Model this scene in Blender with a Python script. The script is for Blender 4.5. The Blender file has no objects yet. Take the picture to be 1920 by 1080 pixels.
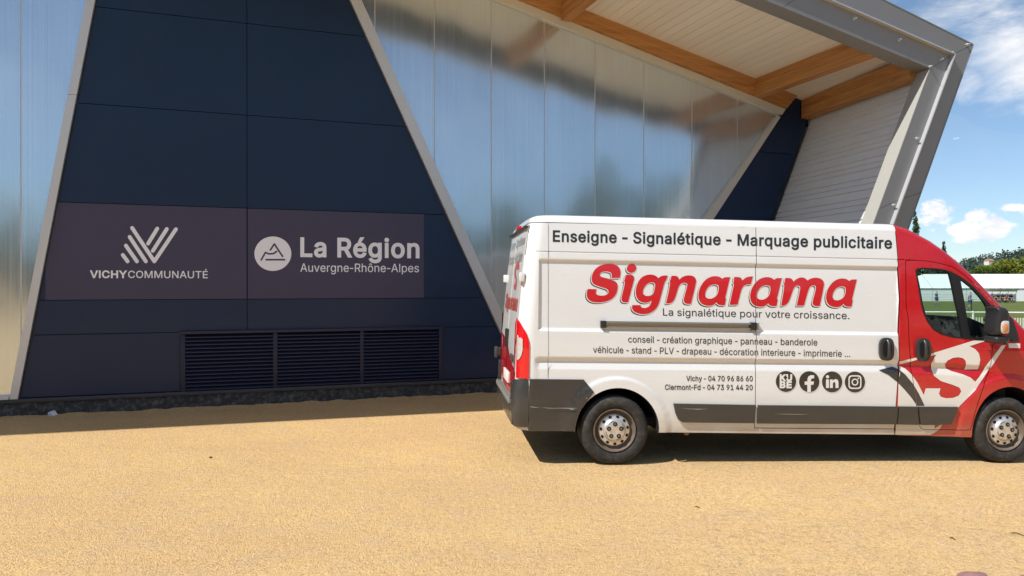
import bpy, bmesh, math, random, json
import numpy as np
from mathutils import Vector, Matrix
from mathutils.geometry import delaunay_2d_cdt

SC = bpy.context.scene
COL = SC.collection
R = math.radians
# ------------------------------------------------------------------ camera
FPX, PITCH, EYE = 1430.0, R(0.156), 1.73
cam_d = bpy.data.cameras.new("camera")
cam = bpy.data.objects.new("camera", cam_d)
COL.objects.link(cam)
cam.location = (0, 0, EYE)
cam.rotation_euler = (R(90) - PITCH, 0, 0)
cam_d.sensor_width = 36.0
cam_d.lens = 36.0 * FPX / 1920.0
cam_d.clip_start = 0.05
cam_d.clip_end = 6000
SC.camera = cam
SC.render.resolution_x, SC.render.resolution_y = 1024, 576

# ------------------------------------------------------------------ light
SUN_TO = Vector((-0.690, -0.443, 1.0)).normalized()
SUN_EL = math.asin(SUN_TO.z)
SUN_AZ = math.atan2(SUN_TO.x, SUN_TO.y)
sun_d = bpy.data.lights.new("sun", "SUN")
sun_d.energy = 4.4
sun_d.angle = R(0.53)
sun_d.color = (1.0, 0.965, 0.905)
sun = bpy.data.objects.new("sun", sun_d)
COL.objects.link(sun)
sun.rotation_euler = SUN_TO.to_track_quat('Z', 'Y').to_euler()
sun.location = (-20, -20, 40)
SC.view_settings.view_transform = 'Standard'
SC.view_settings.look = 'None'
SC.view_settings.gamma = 1.0
SC.view_settings.exposure = 0.36

# ------------------------------------------------------------------ sky with clouds
world = bpy.data.worlds.new("World")
SC.world = world
world.use_nodes = True


class NT:
    """small helper to write node trees"""
    def __init__(self, tree):
        self.t = tree
        tree.nodes.clear()

    def n(self, typ, **kw):
        nd = self.t.nodes.new(typ)
        ins = kw.pop('i', {})
        for k, v in kw.items():
            setattr(nd, k, v)
        for k, v in ins.items():
            s = nd.inputs[k]
            if isinstance(v, bpy.types.NodeSocket):
                self.t.links.new(v, s)
            else:
                s.default_value = v
        return nd

    def m(self, op, a, b=None, c=None, clamp=False):
        nd = self.t.nodes.new('ShaderNodeMath')
        nd.operation = op
        nd.use_clamp = clamp
        for k, v in enumerate((a, b, c)):
            if v is None:
                continue
            if isinstance(v, bpy.types.NodeSocket):
                self.t.links.new(v, nd.inputs[k])
            else:
                nd.inputs[k].default_value = v
        return nd.outputs[0]

    def mix(self, fac, a, b, blend='MIX'):
        nd = self.t.nodes.new('ShaderNodeMix')
        nd.data_type = 'RGBA'
        nd.blend_type = blend
        for k, v in ((0, fac), (6, a), (7, b)):
            if isinstance(v, bpy.types.NodeSocket):
                self.t.links.new(v, nd.inputs[k])
            else:
                if k and len(v) == 3:
                    v = (*v, 1)
                nd.inputs[k].default_value = v
        return nd.outputs[2]

    def ramp(self, fac, stops):
        nd = self.t.nodes.new('ShaderNodeValToRGB')
        e = nd.color_ramp.elements
        while len(e) < len(stops):
            e.new(0.5)
        for k, (p, c) in enumerate(stops):
            e[k].position = p
            e[k].color = (c, c, c, 1) if not hasattr(c, '__len__') else (*c, 1)
        self.t.links.new(fac, nd.inputs[0])
        return nd.outputs[0]

    def noise(self, vec, scale, detail=4, rough=0.55, dist=0.0, out=0):
        nd = self.n('ShaderNodeTexNoise', i={'Scale': scale, 'Detail': detail, 'Roughness': rough, 'Distortion': dist})
        if vec is not None:
            self.t.links.new(vec, nd.inputs['Vector'])
        return nd.outputs[out]

    def mapping(self, vec, scale=(1, 1, 1), loc=(0, 0, 0), rot=(0, 0, 0)):
        nd = self.n('ShaderNodeMapping', i={'Scale': scale, 'Location': loc, 'Rotation': rot})
        self.t.links.new(vec, nd.inputs['Vector'])
        return nd.outputs[0]


SKY_STRENGTH = 0.094
w = NT(world.node_tree)
sky = w.n('ShaderNodeTexSky', sky_type='NISHITA', sun_disc=False, sun_elevation=SUN_EL, sun_rotation=SUN_AZ,
          altitude=250.0, air_density=1.0, dust_density=0.15, ozone_density=3.5)
tc = w.n('ShaderNodeTexCoord')
sep = w.n('ShaderNodeSeparateXYZ', i={0: tc.outputs['Generated']})
az = w.m('ARCTAN2', sep.outputs[0], sep.outputs[1])
el = w.m('ARCSINE', sep.outputs[2])
ang = w.n('ShaderNodeCombineXYZ', i={0: az, 1: el, 2: 0.0}).outputs[0]
# cumulus banks: each a soft ellipse in (azimuth, elevation) broken up by noise
fb = w.noise(w.mapping(ang, (1, 1.35, 1)), 42.0, 9, 0.62)
fb2 = w.noise(w.mapping(ang, (1, 2.3, 1), (3, 1, 0), (0, 0, 0.35)), 8.0, 8, 0.62, 0.6)


def blob(a0, e0, ra, re, top=1.0):
    da = w.m('DIVIDE', w.m('SUBTRACT', az, a0), ra)
    de = w.m('DIVIDE', w.m('SUBTRACT', el, e0), re)
    d = w.m('SQRT', w.m('ADD', w.m('MULTIPLY', da, da), w.m('MULTIPLY', de, de)))
    return w.m('MULTIPLY', w.m('SUBTRACT', 1.0, d, clamp=True), top)


def px_ae(x, y):
    dx, dz = (x - 960) / FPX, -(y - 536) / FPX
    return math.atan2(dx, 1.0), math.atan2(dz, math.hypot(dx, 1.0))


CUM = [(1757, 402, 50, 34, 1.0), (1818, 434, 58, 32, 1.0), (1868, 424, 52, 36, 1.0), (1832, 404, 34, 20, 1.0),
       (1905, 388, 48, 13, .9), (1797, 258, 22, 7, .55), (1960, 400, 60, 30, 1.0), (2150, 430, 130, 40, 1.0), (1600, 430, 120, 30, 1.0)]
dens = None
for (x, y, rx, ry, tp) in CUM:
    a0, e0 = px_ae(x, y)
    b = blob(a0, e0, rx / FPX * math.cos(a0) ** 2 * 1.1, ry / FPX * math.cos(a0) * 1.05, tp)
    dens = b if dens is None else w.m('MAXIMUM', dens, b)
# far cumulus all round the horizon
band = w.m('MULTIPLY', w.m('SUBTRACT', 1.0, w.m('ABSOLUTE', w.m('DIVIDE', w.m('SUBTRACT', el, 0.16), 0.16)), clamp=True),
           w.m('SUBTRACT', w.noise(w.mapping(ang, (1, 2.2, 1), (7, 2, 0)), 3.4, 3, 0.5), 0.45))
notfront = w.m('GREATER_THAN', w.m('ABSOLUTE', w.m('SUBTRACT', az, 0.55)), 0.42)
band = w.m('MULTIPLY', w.m('MULTIPLY', band, 2.2), notfront)
dens = w.m('MAXIMUM', dens, band)
cum = w.m('SUBTRACT', w.m('ADD', w.m('MULTIPLY', dens, 1.35), w.m('MULTIPLY', w.m('SUBTRACT', fb, 0.5), 2.6)), 0.34)
cum = w.m('MULTIPLY', cum, w.m('GREATER_THAN', dens, 0.001))
cum_a = w.n('ShaderNodeMapRange', interpolation_type='SMOOTHSTEP', i={0: cum, 1: 0.0, 2: 0.45, 3: 0.0, 4: 0.95}).outputs[0]
# the big broken sheet upper right plus thin veil
dens2 = None
for (x, y, rx, ry, tp) in [(1885, 85, 150, 95, 1.0), (1960, 130, 190, 110, 1.0), (1790, 15, 120, 45, .85), (1815, 150, 70, 60, .7), (2150, 60, 300, 160, 1.0)]:
    a0, e0 = px_ae(x, y)
    b = blob(a0, e0, rx / FPX * math.cos(a0) ** 2 * 1.1, ry / FPX * math.cos(a0) * 1.05, tp)
    dens2 = b if dens2 is None else w.m('MAXIMUM', dens2, b)
hi = w.m('MULTIPLY', w.n('ShaderNodeMapRange', interpolation_type='SMOOTHSTEP', i={0: el, 1: 0.30, 2: 0.6, 3: 0.0, 4: 0.42}).outputs[0], notfront)
dens2 = w.m('MAXIMUM', dens2, hi)
sh = w.m('SUBTRACT', w.m('ADD', w.m('MULTIPLY', dens2, 1.0), w.m('MULTIPLY', w.m('SUBTRACT', fb2, 0.5), 1.9)), 0.22)
sh = w.m('MULTIPLY', sh, w.m('GREATER_THAN', dens2, 0.001))
sh_a = w.n('ShaderNodeMapRange', interpolation_type='SMOOTHSTEP', i={0: sh, 1: -0.12, 2: 0.85, 3: 0.0, 4: 0.88}).outputs[0]
shade = w.noise(w.mapping(ang, (1, 2.0, 1), (1, 5, 0)), 26.0, 7, 0.6)
ccol = w.ramp(shade, [(0.30, (6.6, 7.0, 7.7)), (0.62, (9.6, 9.4, 9.2))])
lowf = w.n('ShaderNodeMapRange', i={0: el, 1: 0.0, 2: 0.30, 3: 1.0, 4: 0.0}).outputs[0]
tint = w.mix(lowf, (1.06, 1.06, 1.02), (0.86, 0.95, 1.07))
base = w.mix(1.0, sky.outputs[0], tint, 'MULTIPLY')
c1 = w.mix(sh_a, base, ccol)
c2 = w.mix(cum_a, c1, ccol)
bg = w.n('ShaderNodeBackground', i={'Color': c2, 'Strength': SKY_STRENGTH})
w.n('ShaderNodeOutputWorld', i={'Surface': bg.outputs[0]})

# ------------------------------------------------------------------ materials
MATS = {}


def new_mat(name):
    m = bpy.data.materials.new(name)
    m.use_nodes = True
    MATS[name] = m
    return m, NT(m.node_tree)


def pbr(name, col, rough=0.5, metal=0.0, var=0.0, vscale=6.0, bump=0.0, bscale=60.0, spec=0.5, coat=0.0, dirt=None, rvar=0.0):
    """principled material with optional noise in colour, roughness and bump"""
    m, t = new_mat(name)
    tcn = t.n('ShaderNodeTexCoord').outputs['Object']
    c = (*col, 1)
    if var or dirt:
        nz = t.noise(tcn, vscale, 6, 0.6)
        c = t.mix(nz, tuple(max(0, v * (1 - var)) for v in col), tuple(v * (1 + var) for v in col))
        if dirt:
            c = t.mix(t.m('MULTIPLY', t.ramp(t.noise(tcn, vscale * 2.3, 7, 0.7), [(0.48, 0.0), (0.75, 1.0)]), dirt[1]), c, dirt[0])
    p = t.n('ShaderNodeBsdfPrincipled', i={'Base Color': c, 'Roughness': rough, 'Metallic': metal, 'Specular IOR Level': spec, 'Coat Weight': coat,
                                          'Coat Roughness': 0.06})
    if rvar:
        t.t.links.new(t.m('ADD', rough - rvar / 2, t.m('MULTIPLY', t.noise(tcn, vscale * 1.7, 4), rvar)), p.inputs['Roughness'])
    if bump:
        b = t.n('ShaderNodeBump', i={'Strength': bump, 'Distance': 0.01, 'Height': t.noise(tcn, bscale, 5, 0.6)})
        t.t.links.new(b.outputs[0], p.inputs['Normal'])
    t.n('ShaderNodeOutputMaterial', i={0: p.outputs[0]})
    return m


# ground: coarse yellow sand / grit
m, t = new_mat('sand')
P = t.n('ShaderNodeNewGeometry').outputs['Position']
big = t.noise(t.mapping(P, (1, 1.6, 1)), 0.55, 5, 0.6)
mid = t.noise(P, 3.2, 6, 0.65)
clod = t.noise(P, 17.0, 5, 0.7)
grit = t.noise(P, 60.0, 4, 0.8)
fine = t.noise(P, 150.0, 2, 0.8)
vor = t.n('ShaderNodeTexVoronoi', i={'Scale': 85.0, 'Vector': P})
c = t.mix(t.ramp(big, [(0.36, 0.0), (0.66, 1.0)]), (0.69, 0.435, 0.190), (0.78, 0.515, 0.212))
c = t.mix(t.ramp(mid, [(0.45, 0.0), (0.72, 0.60)]), c, (0.62, 0.42, 0.265))
c = t.mix(t.ramp(clod, [(0.30, 0.60), (0.52, 0.0)]), c, (0.42, 0.26, 0.125))
gr2 = t.noise(t.mapping(P, (1, 1, 1), (3, 7, 0)), 33.0, 4, 0.75)
c = t.mix(t.ramp(gr2, [(0.30, 0.85), (0.46, 0.0)]), c, (0.33, 0.20, 0.10))
c = t.mix(t.ramp(gr2, [(0.56, 0.0), (0.70, 0.6)]), c, (0.90, 0.72, 0.42))
c = t.mix(t.ramp(grit, [(0.32, 0.95), (0.47, 0.0)]), c, (0.27, 0.17, 0.085))  # dark specks paint the tiny shadows between grains into the colour
c = t.mix(t.ramp(fine, [(0.52, 0.0), (0.66, 0.65)]), c, (0.95, 0.80, 0.53))
# loose stones of a second size, dark ones also painting tiny shadows, sparse and uneven
for sc_, th, keep, col_ in ((26.0, 0.17, 0.84, (0.34, 0.23, 0.14)), (11.0, 0.10, 0.90, (0.42, 0.30, 0.20)), (40.0, 0.2, 0.8, (0.86, 0.74, 0.55))):
    peb = t.n('ShaderNodeTexVoronoi', i={'Scale': sc_, 'Vector': P})
    sepc = t.n('ShaderNodeSeparateColor', i={0: peb.outputs['Color']})
    pm = t.m('MULTIPLY', t.m('LESS_THAN', peb.outputs['Distance'], th), t.m('GREATER_THAN', sepc.outputs[0], keep))
    c = t.mix(t.m('MULTIPLY', pm, 0.6), c, col_)
# tyre prints left in the grit
trk = t.n('ShaderNodeTexWave', wave_type='BANDS', bands_direction='X', i={'Scale': 6.5, 'Distortion': 1.6, 'Detail': 2.0, 'Vector': t.mapping(P, (1, 1, 1), (0, 0, 0), (0, 0, 0.6))}).outputs['Fac']
tmask = t.ramp(t.noise(t.mapping(P, (0.8, 2.2, 1), (4, 2, 0), (0, 0, 0.25)), 0.8, 2, 0.5), [(0.58, 0.0), (0.66, 1.0)])
h = t.m('ADD', t.m('MULTIPLY', mid, 1.0), t.m('ADD', t.m('MULTIPLY', clod, 0.55), t.m('ADD', t.m('MULTIPLY', t.m('ADD', grit, gr2), 0.50), t.m('ADD', t.m('MULTIPLY', vor.outputs['Distance'], -0.25), t.m('MULTIPLY', fine, 0.20)))))
h = t.m('ADD', h, t.m('MULTIPLY', t.m('MULTIPLY', trk, tmask), 0.22))
bmp = t.n('ShaderNodeBump', i={'Strength': 0.95, 'Distance': 0.026, 'Height': h})
p = t.n('ShaderNodeBsdfPrincipled', i={'Base Color': c, 'Roughness': 0.95, 'Specular IOR Level': 0.12, 'Normal': bmp.outputs[0]})
t.n('ShaderNodeOutputMaterial', i={0: p.outputs[0]})

# mown grass
m, t = new_mat('grass')
P = t.n('ShaderNodeNewGeometry').outputs['Position']
n1 = t.noise(t.mapping(P, (0.25, 1, 1)), 0.22, 5, 0.6)
n2 = t.noise(P, 2.5, 5, 0.7)
c = t.mix(n1, (0.082, 0.112, 0.026), (0.140, 0.160, 0.040))
c = t.mix(t.ramp(n2, [(0.4, 0.0), (0.8, 0.6)]), c, (0.062, 0.092, 0.022))
bmp = t.n('ShaderNodeBump', i={'Strength': 0.6, 'Distance': 0.05, 'Height': t.noise(P, 25.0, 3, 0.7)})
p = t.n('ShaderNodeBsdfPrincipled', i={'Base Color': c, 'Roughness': 0.9, 'Specular IOR Level': 0.2, 'Normal': bmp.outputs[0]})
t.n('ShaderNodeOutputMaterial', i={0: p.outputs[0]})

# twin-wall translucent polycarbonate glazing: mirror-like skin with flute streaks and buckled sheets
m, t = new_mat('polycarbonate')
O = t.n('ShaderNodeTexCoord').outputs['Object']
so = t.n('ShaderNodeSeparateXYZ', i={0: O})
sheet = t.m('FLOOR', t.m('DIVIDE', t.m('SUBTRACT', so.outputs[0], 2.76), 0.93))
shv = t.n('ShaderNodeCombineXYZ', i={0: so.outputs[0], 1: t.m('MULTIPLY', sheet, 3.7), 2: so.outputs[2]}).outputs[0]
wob = t.noise(t.mapping(shv, (0.55, 1, 0.30)), 1.0, 1.5, 0.45)
wob2 = t.noise(t.mapping(shv, (1.3, 1, 0.9), (5, 0, 2)), 1.0, 1.5, 0.45)
stre = t.noise(t.mapping(shv, (40, 1, 0.25)), 1.0, 3, 0.7)
flute = t.n('ShaderNodeTexWave', wave_type='BANDS', bands_direction='X', i={'Scale': 5.0, 'Vector': O}).outputs['Fac']
h = t.m('ADD', t.m('MULTIPLY', wob, 0.060), t.m('ADD', t.m('MULTIPLY', wob2, 0.008), t.m('MULTIPLY', stre, 0.0005)))
bmp = t.n('ShaderNodeBump', i={'Strength': 1.0, 'Distance': 1.0, 'Height': h})
rg = t.m('ADD', 0.095, t.m('MULTIPLY', stre, 0.10))
gl = t.n('ShaderNodeBsdfGlossy', i={'Color': (0.84, 0.94, 1.0, 1), 'Roughness': rg, 'Normal': bmp.outputs[0]})
df = t.n('ShaderNodeBsdfDiffuse', i={'Color': t.mix(stre, (0.26, 0.32, 0.40), (0.50, 0.57, 0.66)), 'Roughness': 0.6})  # blue of the mirrored sky put into the sheet's own colour
fr = t.n('ShaderNodeLayerWeight', i={'Blend': 0.42})
fac = t.m('ADD', t.m('MULTIPLY', fr.outputs['Facing'], 0.32), t.m('ADD', 0.62, t.m('MULTIPLY', t.m('SUBTRACT', stre, 0.5), 0.22)), clamp=True)
mx = t.n('ShaderNodeMixShader', i={0: fac, 1: df.outputs[0], 2: gl.outputs[0]})
t.n('ShaderNodeOutputMaterial', i={0: mx.outputs[0]})

# glulam timber: lamellae along the beam (object X), knots and grain
def timber(name, axis_scale):
    m, t = new_mat(name)
    O = t.n('ShaderNodeTexCoord').outputs['Object']
    g = t.noise(t.mapping(O, axis_scale), 1.0, 6, 0.6, 0.6)
    lam = t.n('ShaderNodeSeparateXYZ', i={0: O})
    lid = t.m('FLOOR', t.m('MULTIPLY', t.m('ADD', lam.outputs[2], t.m('MULTIPLY', lam.outputs[0], LAMK)), 18.0))
    lr = t.n('ShaderNodeTexWhiteNoise', noise_dimensions='1D', i={'W': lid}).outputs[0]
    lf = t.m('FRACT', t.m('MULTIPLY', t.m('ADD', lam.outputs[2], t.m('MULTIPLY', lam.outputs[0], LAMK)), 18.0))
    glue = t.m('LESS_THAN', lf, 0.07)
    c = t.mix(t.ramp(g, [(0.3, 0.0), (0.72, 1.0)]), (0.27, 0.105, 0.028), (0.56, 0.27, 0.085))
    c = t.mix(t.m('MULTIPLY', lr, 0.45), c, (0.60, 0.31, 0.11))
    kn = t.n('ShaderNodeTexVoronoi', i={'Scale': 1.6, 'Vector': t.mapping(O, tuple(max(0.6, v * 0.14) for v in axis_scale))})
    c = t.mix(t.ramp(kn.outputs['Distance'], [(0.03, 0.75), (0.09, 0.0)]), c, (0.12, 0.04, 0.012))
    c = t.mix(t.m('MULTIPLY', glue, 0.55), c, (0.14, 0.055, 0.015))
    p = t.n('ShaderNodeBsdfPrincipled', i={'Base Color': c, 'Roughness': 0.6})
    b = t.n('ShaderNodeBump', i={'Strength': 0.25, 'Distance': 0.01, 'Height': g})
    t.t.links.new(b.outputs[0], p.inputs['Normal'])
    t.n('ShaderNodeOutputMaterial', i={0: p.outputs[0]})
    return m


LAMK = 0.0
timber('timber_rafter', (14, 1.0, 22))
LAMK = 0.25
timber('timber_beam', (1.2, 14, 22))

pbr('navy_panel', (0.0068, 0.0235, 0.070), 0.36, var=0.14, vscale=0.8, spec=0.40, rvar=0.10, dirt=((0.03, 0.035, 0.05), 0.18))
pbr('navy_louvre', (0.011, 0.017, 0.050), 0.45, var=0.12, vscale=3.0)
pbr('gap_black', (0.004, 0.004, 0.005), 0.9)
pbr('aluminium_trim', (0.64, 0.66, 0.68), 0.38, metal=0.35, var=0.05, vscale=2.0)
pbr('cream_trim', (0.60, 0.57, 0.50), 0.55, var=0.05, vscale=2.0)
pbr('grey_cladding', (0.215, 0.220, 0.225), 0.46, metal=0.15, var=0.05, vscale=1.1, rvar=0.12)
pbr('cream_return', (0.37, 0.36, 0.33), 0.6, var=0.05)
pbr('siding_white', (0.74, 0.75, 0.75), 0.5, var=0.04, vscale=1.5, dirt=((0.40, 0.38, 0.34), 0.15))
pbr('lip_steel', (0.60, 0.60, 0.60), 0.35, metal=0.5)
pbr('sticker_plum', (0.053, 0.049, 0.100), 0.5, var=0.05, vscale=2.0)
pbr('sticker_white', (0.90, 0.93, 1.0), 0.5)
pbr('concrete_dark', (0.050, 0.050, 0.050), 0.95, var=0.8, vscale=6.0, bump=1.0, bscale=40.0, dirt=((0.24, 0.23, 0.21), 0.8))
pbr('flashing', (0.055, 0.060, 0.075), 0.45, metal=0.3, var=0.2, vscale=2.0)
pbr('roof_metal', (0.25, 0.25, 0.26), 0.5, metal=0.3)

m, t = new_mat('soffit_board')
O = t.n('ShaderNodeTexCoord').outputs['Object']
sx = t.n('ShaderNodeSeparateXYZ', i={0: O}).outputs[0]
bid = t.m('FLOOR', t.m('DIVIDE', sx, 0.155))
br = t.n('ShaderNodeTexWhiteNoise', noise_dimensions='1D', i={'W': bid}).outputs[0]
c = t.mix(br, (0.82, 0.78, 0.70), (0.88, 0.85, 0.77))
c = t.mix(t.m('MULTIPLY', t.noise(t.mapping(O, (40, 1.2, 1)), 1.0, 5, 0.6), 0.25), c, (0.45, 0.34, 0.22))
p = t.n('ShaderNodeBsdfPrincipled', i={'Base Color': c, 'Roughness': 0.55})
t.n('ShaderNodeOutputMaterial', i={0: p.outputs[0]})

# ---- van paints: dust that settles on the lower body (object Z = height above ground)
def paint(name, col, dust=(0.44, 0.35, 0.22), amount=0.75, rough=0.26):
    m, t = new_mat(name)
    O = t.n('ShaderNodeTexCoord').outputs['Object']
    z = t.n('ShaderNodeSeparateXYZ', i={0: O}).outputs[2]
    low = t.n('ShaderNodeMapRange', i={0: z, 1: 0.95, 2: 0.25, 3: 0.0, 4: 1.0}).outputs[0]
    nz = t.noise(t.mapping(O, (1.2, 1.2, 4)), 2.2, 7, 0.65)
    spk = t.ramp(t.noise(O, 42.0, 3, 0.7), [(0.62, 0.0), (0.72, 1.0)])
    f = t.m('MULTIPLY', t.m('POWER', low, 1.3), t.m('ADD', t.m('MULTIPLY', nz, 0.9), t.m('MULTIPLY', spk, 0.25)), clamp=True)
    sillf = t.n('ShaderNodeMapRange', i={0: z, 1: 0.44, 2: 0.27, 3: 0.0, 4: 1.0}).outputs[0]
    f = t.m('ADD', f, t.m('MULTIPLY', sillf, t.m('ADD', 0.15, t.m('MULTIPLY', nz, 0.6))), clamp=True)
    f = t.m('ADD', t.m('MULTIPLY', f, amount), t.m('MULTIPLY', t.ramp(nz, [(0.45, 0.0), (0.8, 1.0)]), 0.045), clamp=True)
    c = t.mix(f, col, dust)
    p = t.n('ShaderNodeBsdfPrincipled', i={'Base Color': c, 'Specular IOR Level': 0.45, 'Coat Weight': 0.35, 'Coat Roughness': 0.05})
    t.t.links.new(t.m('ADD', rough, t.m('MULTIPLY', f, 0.6)), p.inputs['Roughness'])
    t.t.links.new(t.m('MULTIPLY', t.m('SUBTRACT', 1.0, f, clamp=True), 0.6), p.inputs['Coat Weight'])
    b = t.n('ShaderNodeBump', i={'Strength': 0.12, 'Distance': 0.05, 'Height': t.noise(O, 1.7, 2, 0.4)})
    t.t.links.new(b.outputs[0], p.inputs['Normal'])
    t.n('ShaderNodeOutputMaterial', i={0: p.outputs[0]})


paint('van_white', (0.735, 0.745, 0.745))
paint('van_red', (0.50, 0.006, 0.012), amount=0.36)
paint('decal_white', (0.74, 0.72, 0.68), rough=0.4)
paint('decal_red', (0.55, 0.008, 0.014), rough=0.4, amount=0.4)
paint('decal_black', (0.014, 0.015, 0.017), rough=0.4, amount=0.35)
paint('decal_charcoal', (0.030, 0.031, 0.034), rough=0.4, amount=0.35)
paint('decal_faded_red', (0.55, 0.12, 0.11), rough=0.5)
paint('decal_faded_grey', (0.30, 0.295, 0.28), rough=0.5)
paint('plastic_grey', (0.025, 0.025, 0.025), dust=(0.15, 0.12, 0.08), rough=0.5, amount=0.45)
pbr('plastic_black', (0.020, 0.020, 0.021), 0.42, var=0.1, vscale=4)
pbr('bumper_worn', (0.17, 0.17, 0.16), 0.75, var=0.35, vscale=22.0, bump=0.5, bscale=60)
pbr('rubber_seal', (0.008, 0.008, 0.009), 0.55)
pbr('cavity_black', (0.003, 0.003, 0.003), 0.95)
pbr('interior_dark', (0.016, 0.016, 0.018), 0.8, var=0.2, vscale=5)
pbr('interior_grey', (0.05, 0.05, 0.055), 0.7)
pbr('handle_plastic', (0.030, 0.030, 0.032), 0.38, coat=0.2)
pbr('tyre_rubber', (0.022, 0.021, 0.020), 0.8, var=0.25, vscale=9.0, dirt=((0.13, 0.105, 0.07), 0.55))
pbr('hubcap_silver', (0.66, 0.645, 0.63), 0.34, metal=0.6, var=0.1, vscale=9.0, dirt=((0.34, 0.25, 0.17), 0.4))
pbr('rim_rusty', (0.20, 0.165, 0.13), 0.6, metal=0.4, var=0.35, vscale=12.0, dirt=((0.20, 0.10, 0.045), 0.6))
pbr('nut_black', (0.010, 0.010, 0.010), 0.5)
pbr('chrome', (0.75, 0.75, 0.75), 0.18, metal=1.0)
pbr('rail_metal', (0.36, 0.34, 0.31), 0.35, metal=0.7)
pbr('lens_red', (0.62, 0.008, 0.012), 0.12, coat=0.6)
pbr('lens_clear', (0.50, 0.48, 0.44), 0.2, coat=0.6, var=0.15, vscale=30)
pbr('lens_orange', (0.60, 0.22, 0.09), 0.2, coat=0.6, var=0.5, vscale=60)
pbr('plate_white', (0.75, 0.75, 0.73), 0.45)

m, t = new_mat('window_glass')
tr = t.n('ShaderNodeBsdfTransparent', i={'Color': (0.86, 0.95, 0.915, 1)})
gl = t.n('ShaderNodeBsdfGlossy', i={'Color': (1, 1, 1, 1), 'Roughness': 0.015})
ge = t.n('ShaderNodeNewGeometry')
dt = t.n('ShaderNodeVectorMath', operation='DOT_PRODUCT', i={0: ge.outputs['Incoming'], 1: ge.outputs['Normal']})
fz_ = t.m('POWER', t.m('SUBTRACT', 1.0, t.m('ABSOLUTE', dt.outputs['Value']), clamp=True), 5.0)
mx = t.n('ShaderNodeMixShader', i={0: t.m('ADD', 0.045, t.m('MULTIPLY', fz_, 0.9), clamp=True), 1: tr.outputs[0], 2: gl.outputs[0]})
t.n('ShaderNodeOutputMaterial', i={0: mx.outputs[0]})

pbr('tent_pvc', (0.76, 0.77, 0.77), 0.5, var=0.05, vscale=0.3)
pbr('tent_seam', (0.50, 0.51, 0.52), 0.6)
pbr('white_paint', (0.80, 0.80, 0.76), 0.5)
pbr('picket_paint', (0.72, 0.72, 0.58), 0.6)
pbr('mesh_grey', (0.38, 0.40, 0.40), 0.5, metal=0.3)
pbr('shelter_grey', (0.55, 0.56, 0.55), 0.4, metal=0.3)
pbr('skin', (0.45, 0.26, 0.18), 0.55)
pbr('kit_blue', (0.035, 0.105, 0.30), 0.7)
pbr('kit_black', (0.012, 0.012, 0.014), 0.7)
pbr('hair_dark', (0.02, 0.013, 0.010), 0.7)
pbr('paper', (0.72, 0.73, 0.75), 0.7)
pbr('twig_brown', (0.10, 0.06, 0.03), 0.9)
pbr('stone_pink', (0.25, 0.13, 0.125), 0.8, var=0.2, vscale=20)
pbr('bark', (0.085, 0.065, 0.045), 0.9, var=0.3)
pbr('house_wall', (0.62, 0.58, 0.52), 0.8)
pbr('house_roof', (0.32, 0.17, 0.12), 0.8)


def leafmat(name, c0, c1):
    m, t = new_mat(name)
    P = t.n('ShaderNodeNewGeometry').outputs['Position']
    rnd = t.n('ShaderNodeNewGeometry').outputs['Random Per Island']
    c = t.mix(t.noise(P, 0.45, 3, 0.6), c0, c1)
    c = t.mix(t.m('MULTIPLY', rnd, 0.5), c, tuple(v * 0.55 for v in c0))
    d = t.n('ShaderNodeBsdfDiffuse', i={'Color': c})
    tl = t.n('ShaderNodeBsdfTranslucent', i={'Color': c})
    mx = t.n('ShaderNodeMixShader', i={0: 0.28, 1: d.outputs[0], 2: tl.outputs[0]})
    t.n('ShaderNodeOutputMaterial', i={0: mx.outputs[0]})


leafmat('leaf_olive', (0.185, 0.215, 0.034), (0.30, 0.31, 0.065))
leafmat('leaf_green', (0.070, 0.115, 0.022), (0.115, 0.155, 0.035))
leafmat('leaf_dark', (0.045, 0.078, 0.026), (0.075, 0.112, 0.036))
leafmat('leaf_hill', (0.075, 0.112, 0.088), (0.105, 0.145, 0.110))  # distance haze painted into the leaf colour, paler and bluer


# ------------------------------------------------------------------ object helpers
def empty(name, label=None, cat=None, loc=(0, 0, 0), rz=0.0, group=None):
    o = bpy.data.objects.new(name, None)
    COL.objects.link(o)
    o.location = loc
    o.rotation_euler = (0, 0, rz)
    tag(o, label, cat, group)
    return o


def tag(o, label=None, cat=None, group=None, kind=None):
    for k, v in (('label', label), ('category', cat), ('group', group), ('kind', kind)):
        if v:
            o[k] = v
    return o


def mesh(name, verts, faces, mat, parent=None, smooth=False, angle=None, fm=None):
    me = bpy.data.meshes.new(name)
    me.from_pydata([tuple(map(float, v)) for v in verts], [], [tuple(map(int, f)) for f in faces])
    for mm in (mat if isinstance(mat, (list, tuple)) else [mat]):
        me.materials.append(MATS[mm])
    if fm is not None:
        me.polygons.foreach_set('material_index', np.array(fm, dtype=np.int32))
    if smooth:
        me.polygons.foreach_set('use_smooth', [True] * len(me.polygons))
        if angle:
            me.set_sharp_from_angle(angle=R(angle))
    me.update()
    o = bpy.data.objects.new(name, me)
    COL.objects.link(o)
    if parent:
        o.parent = parent
    return o


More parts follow.
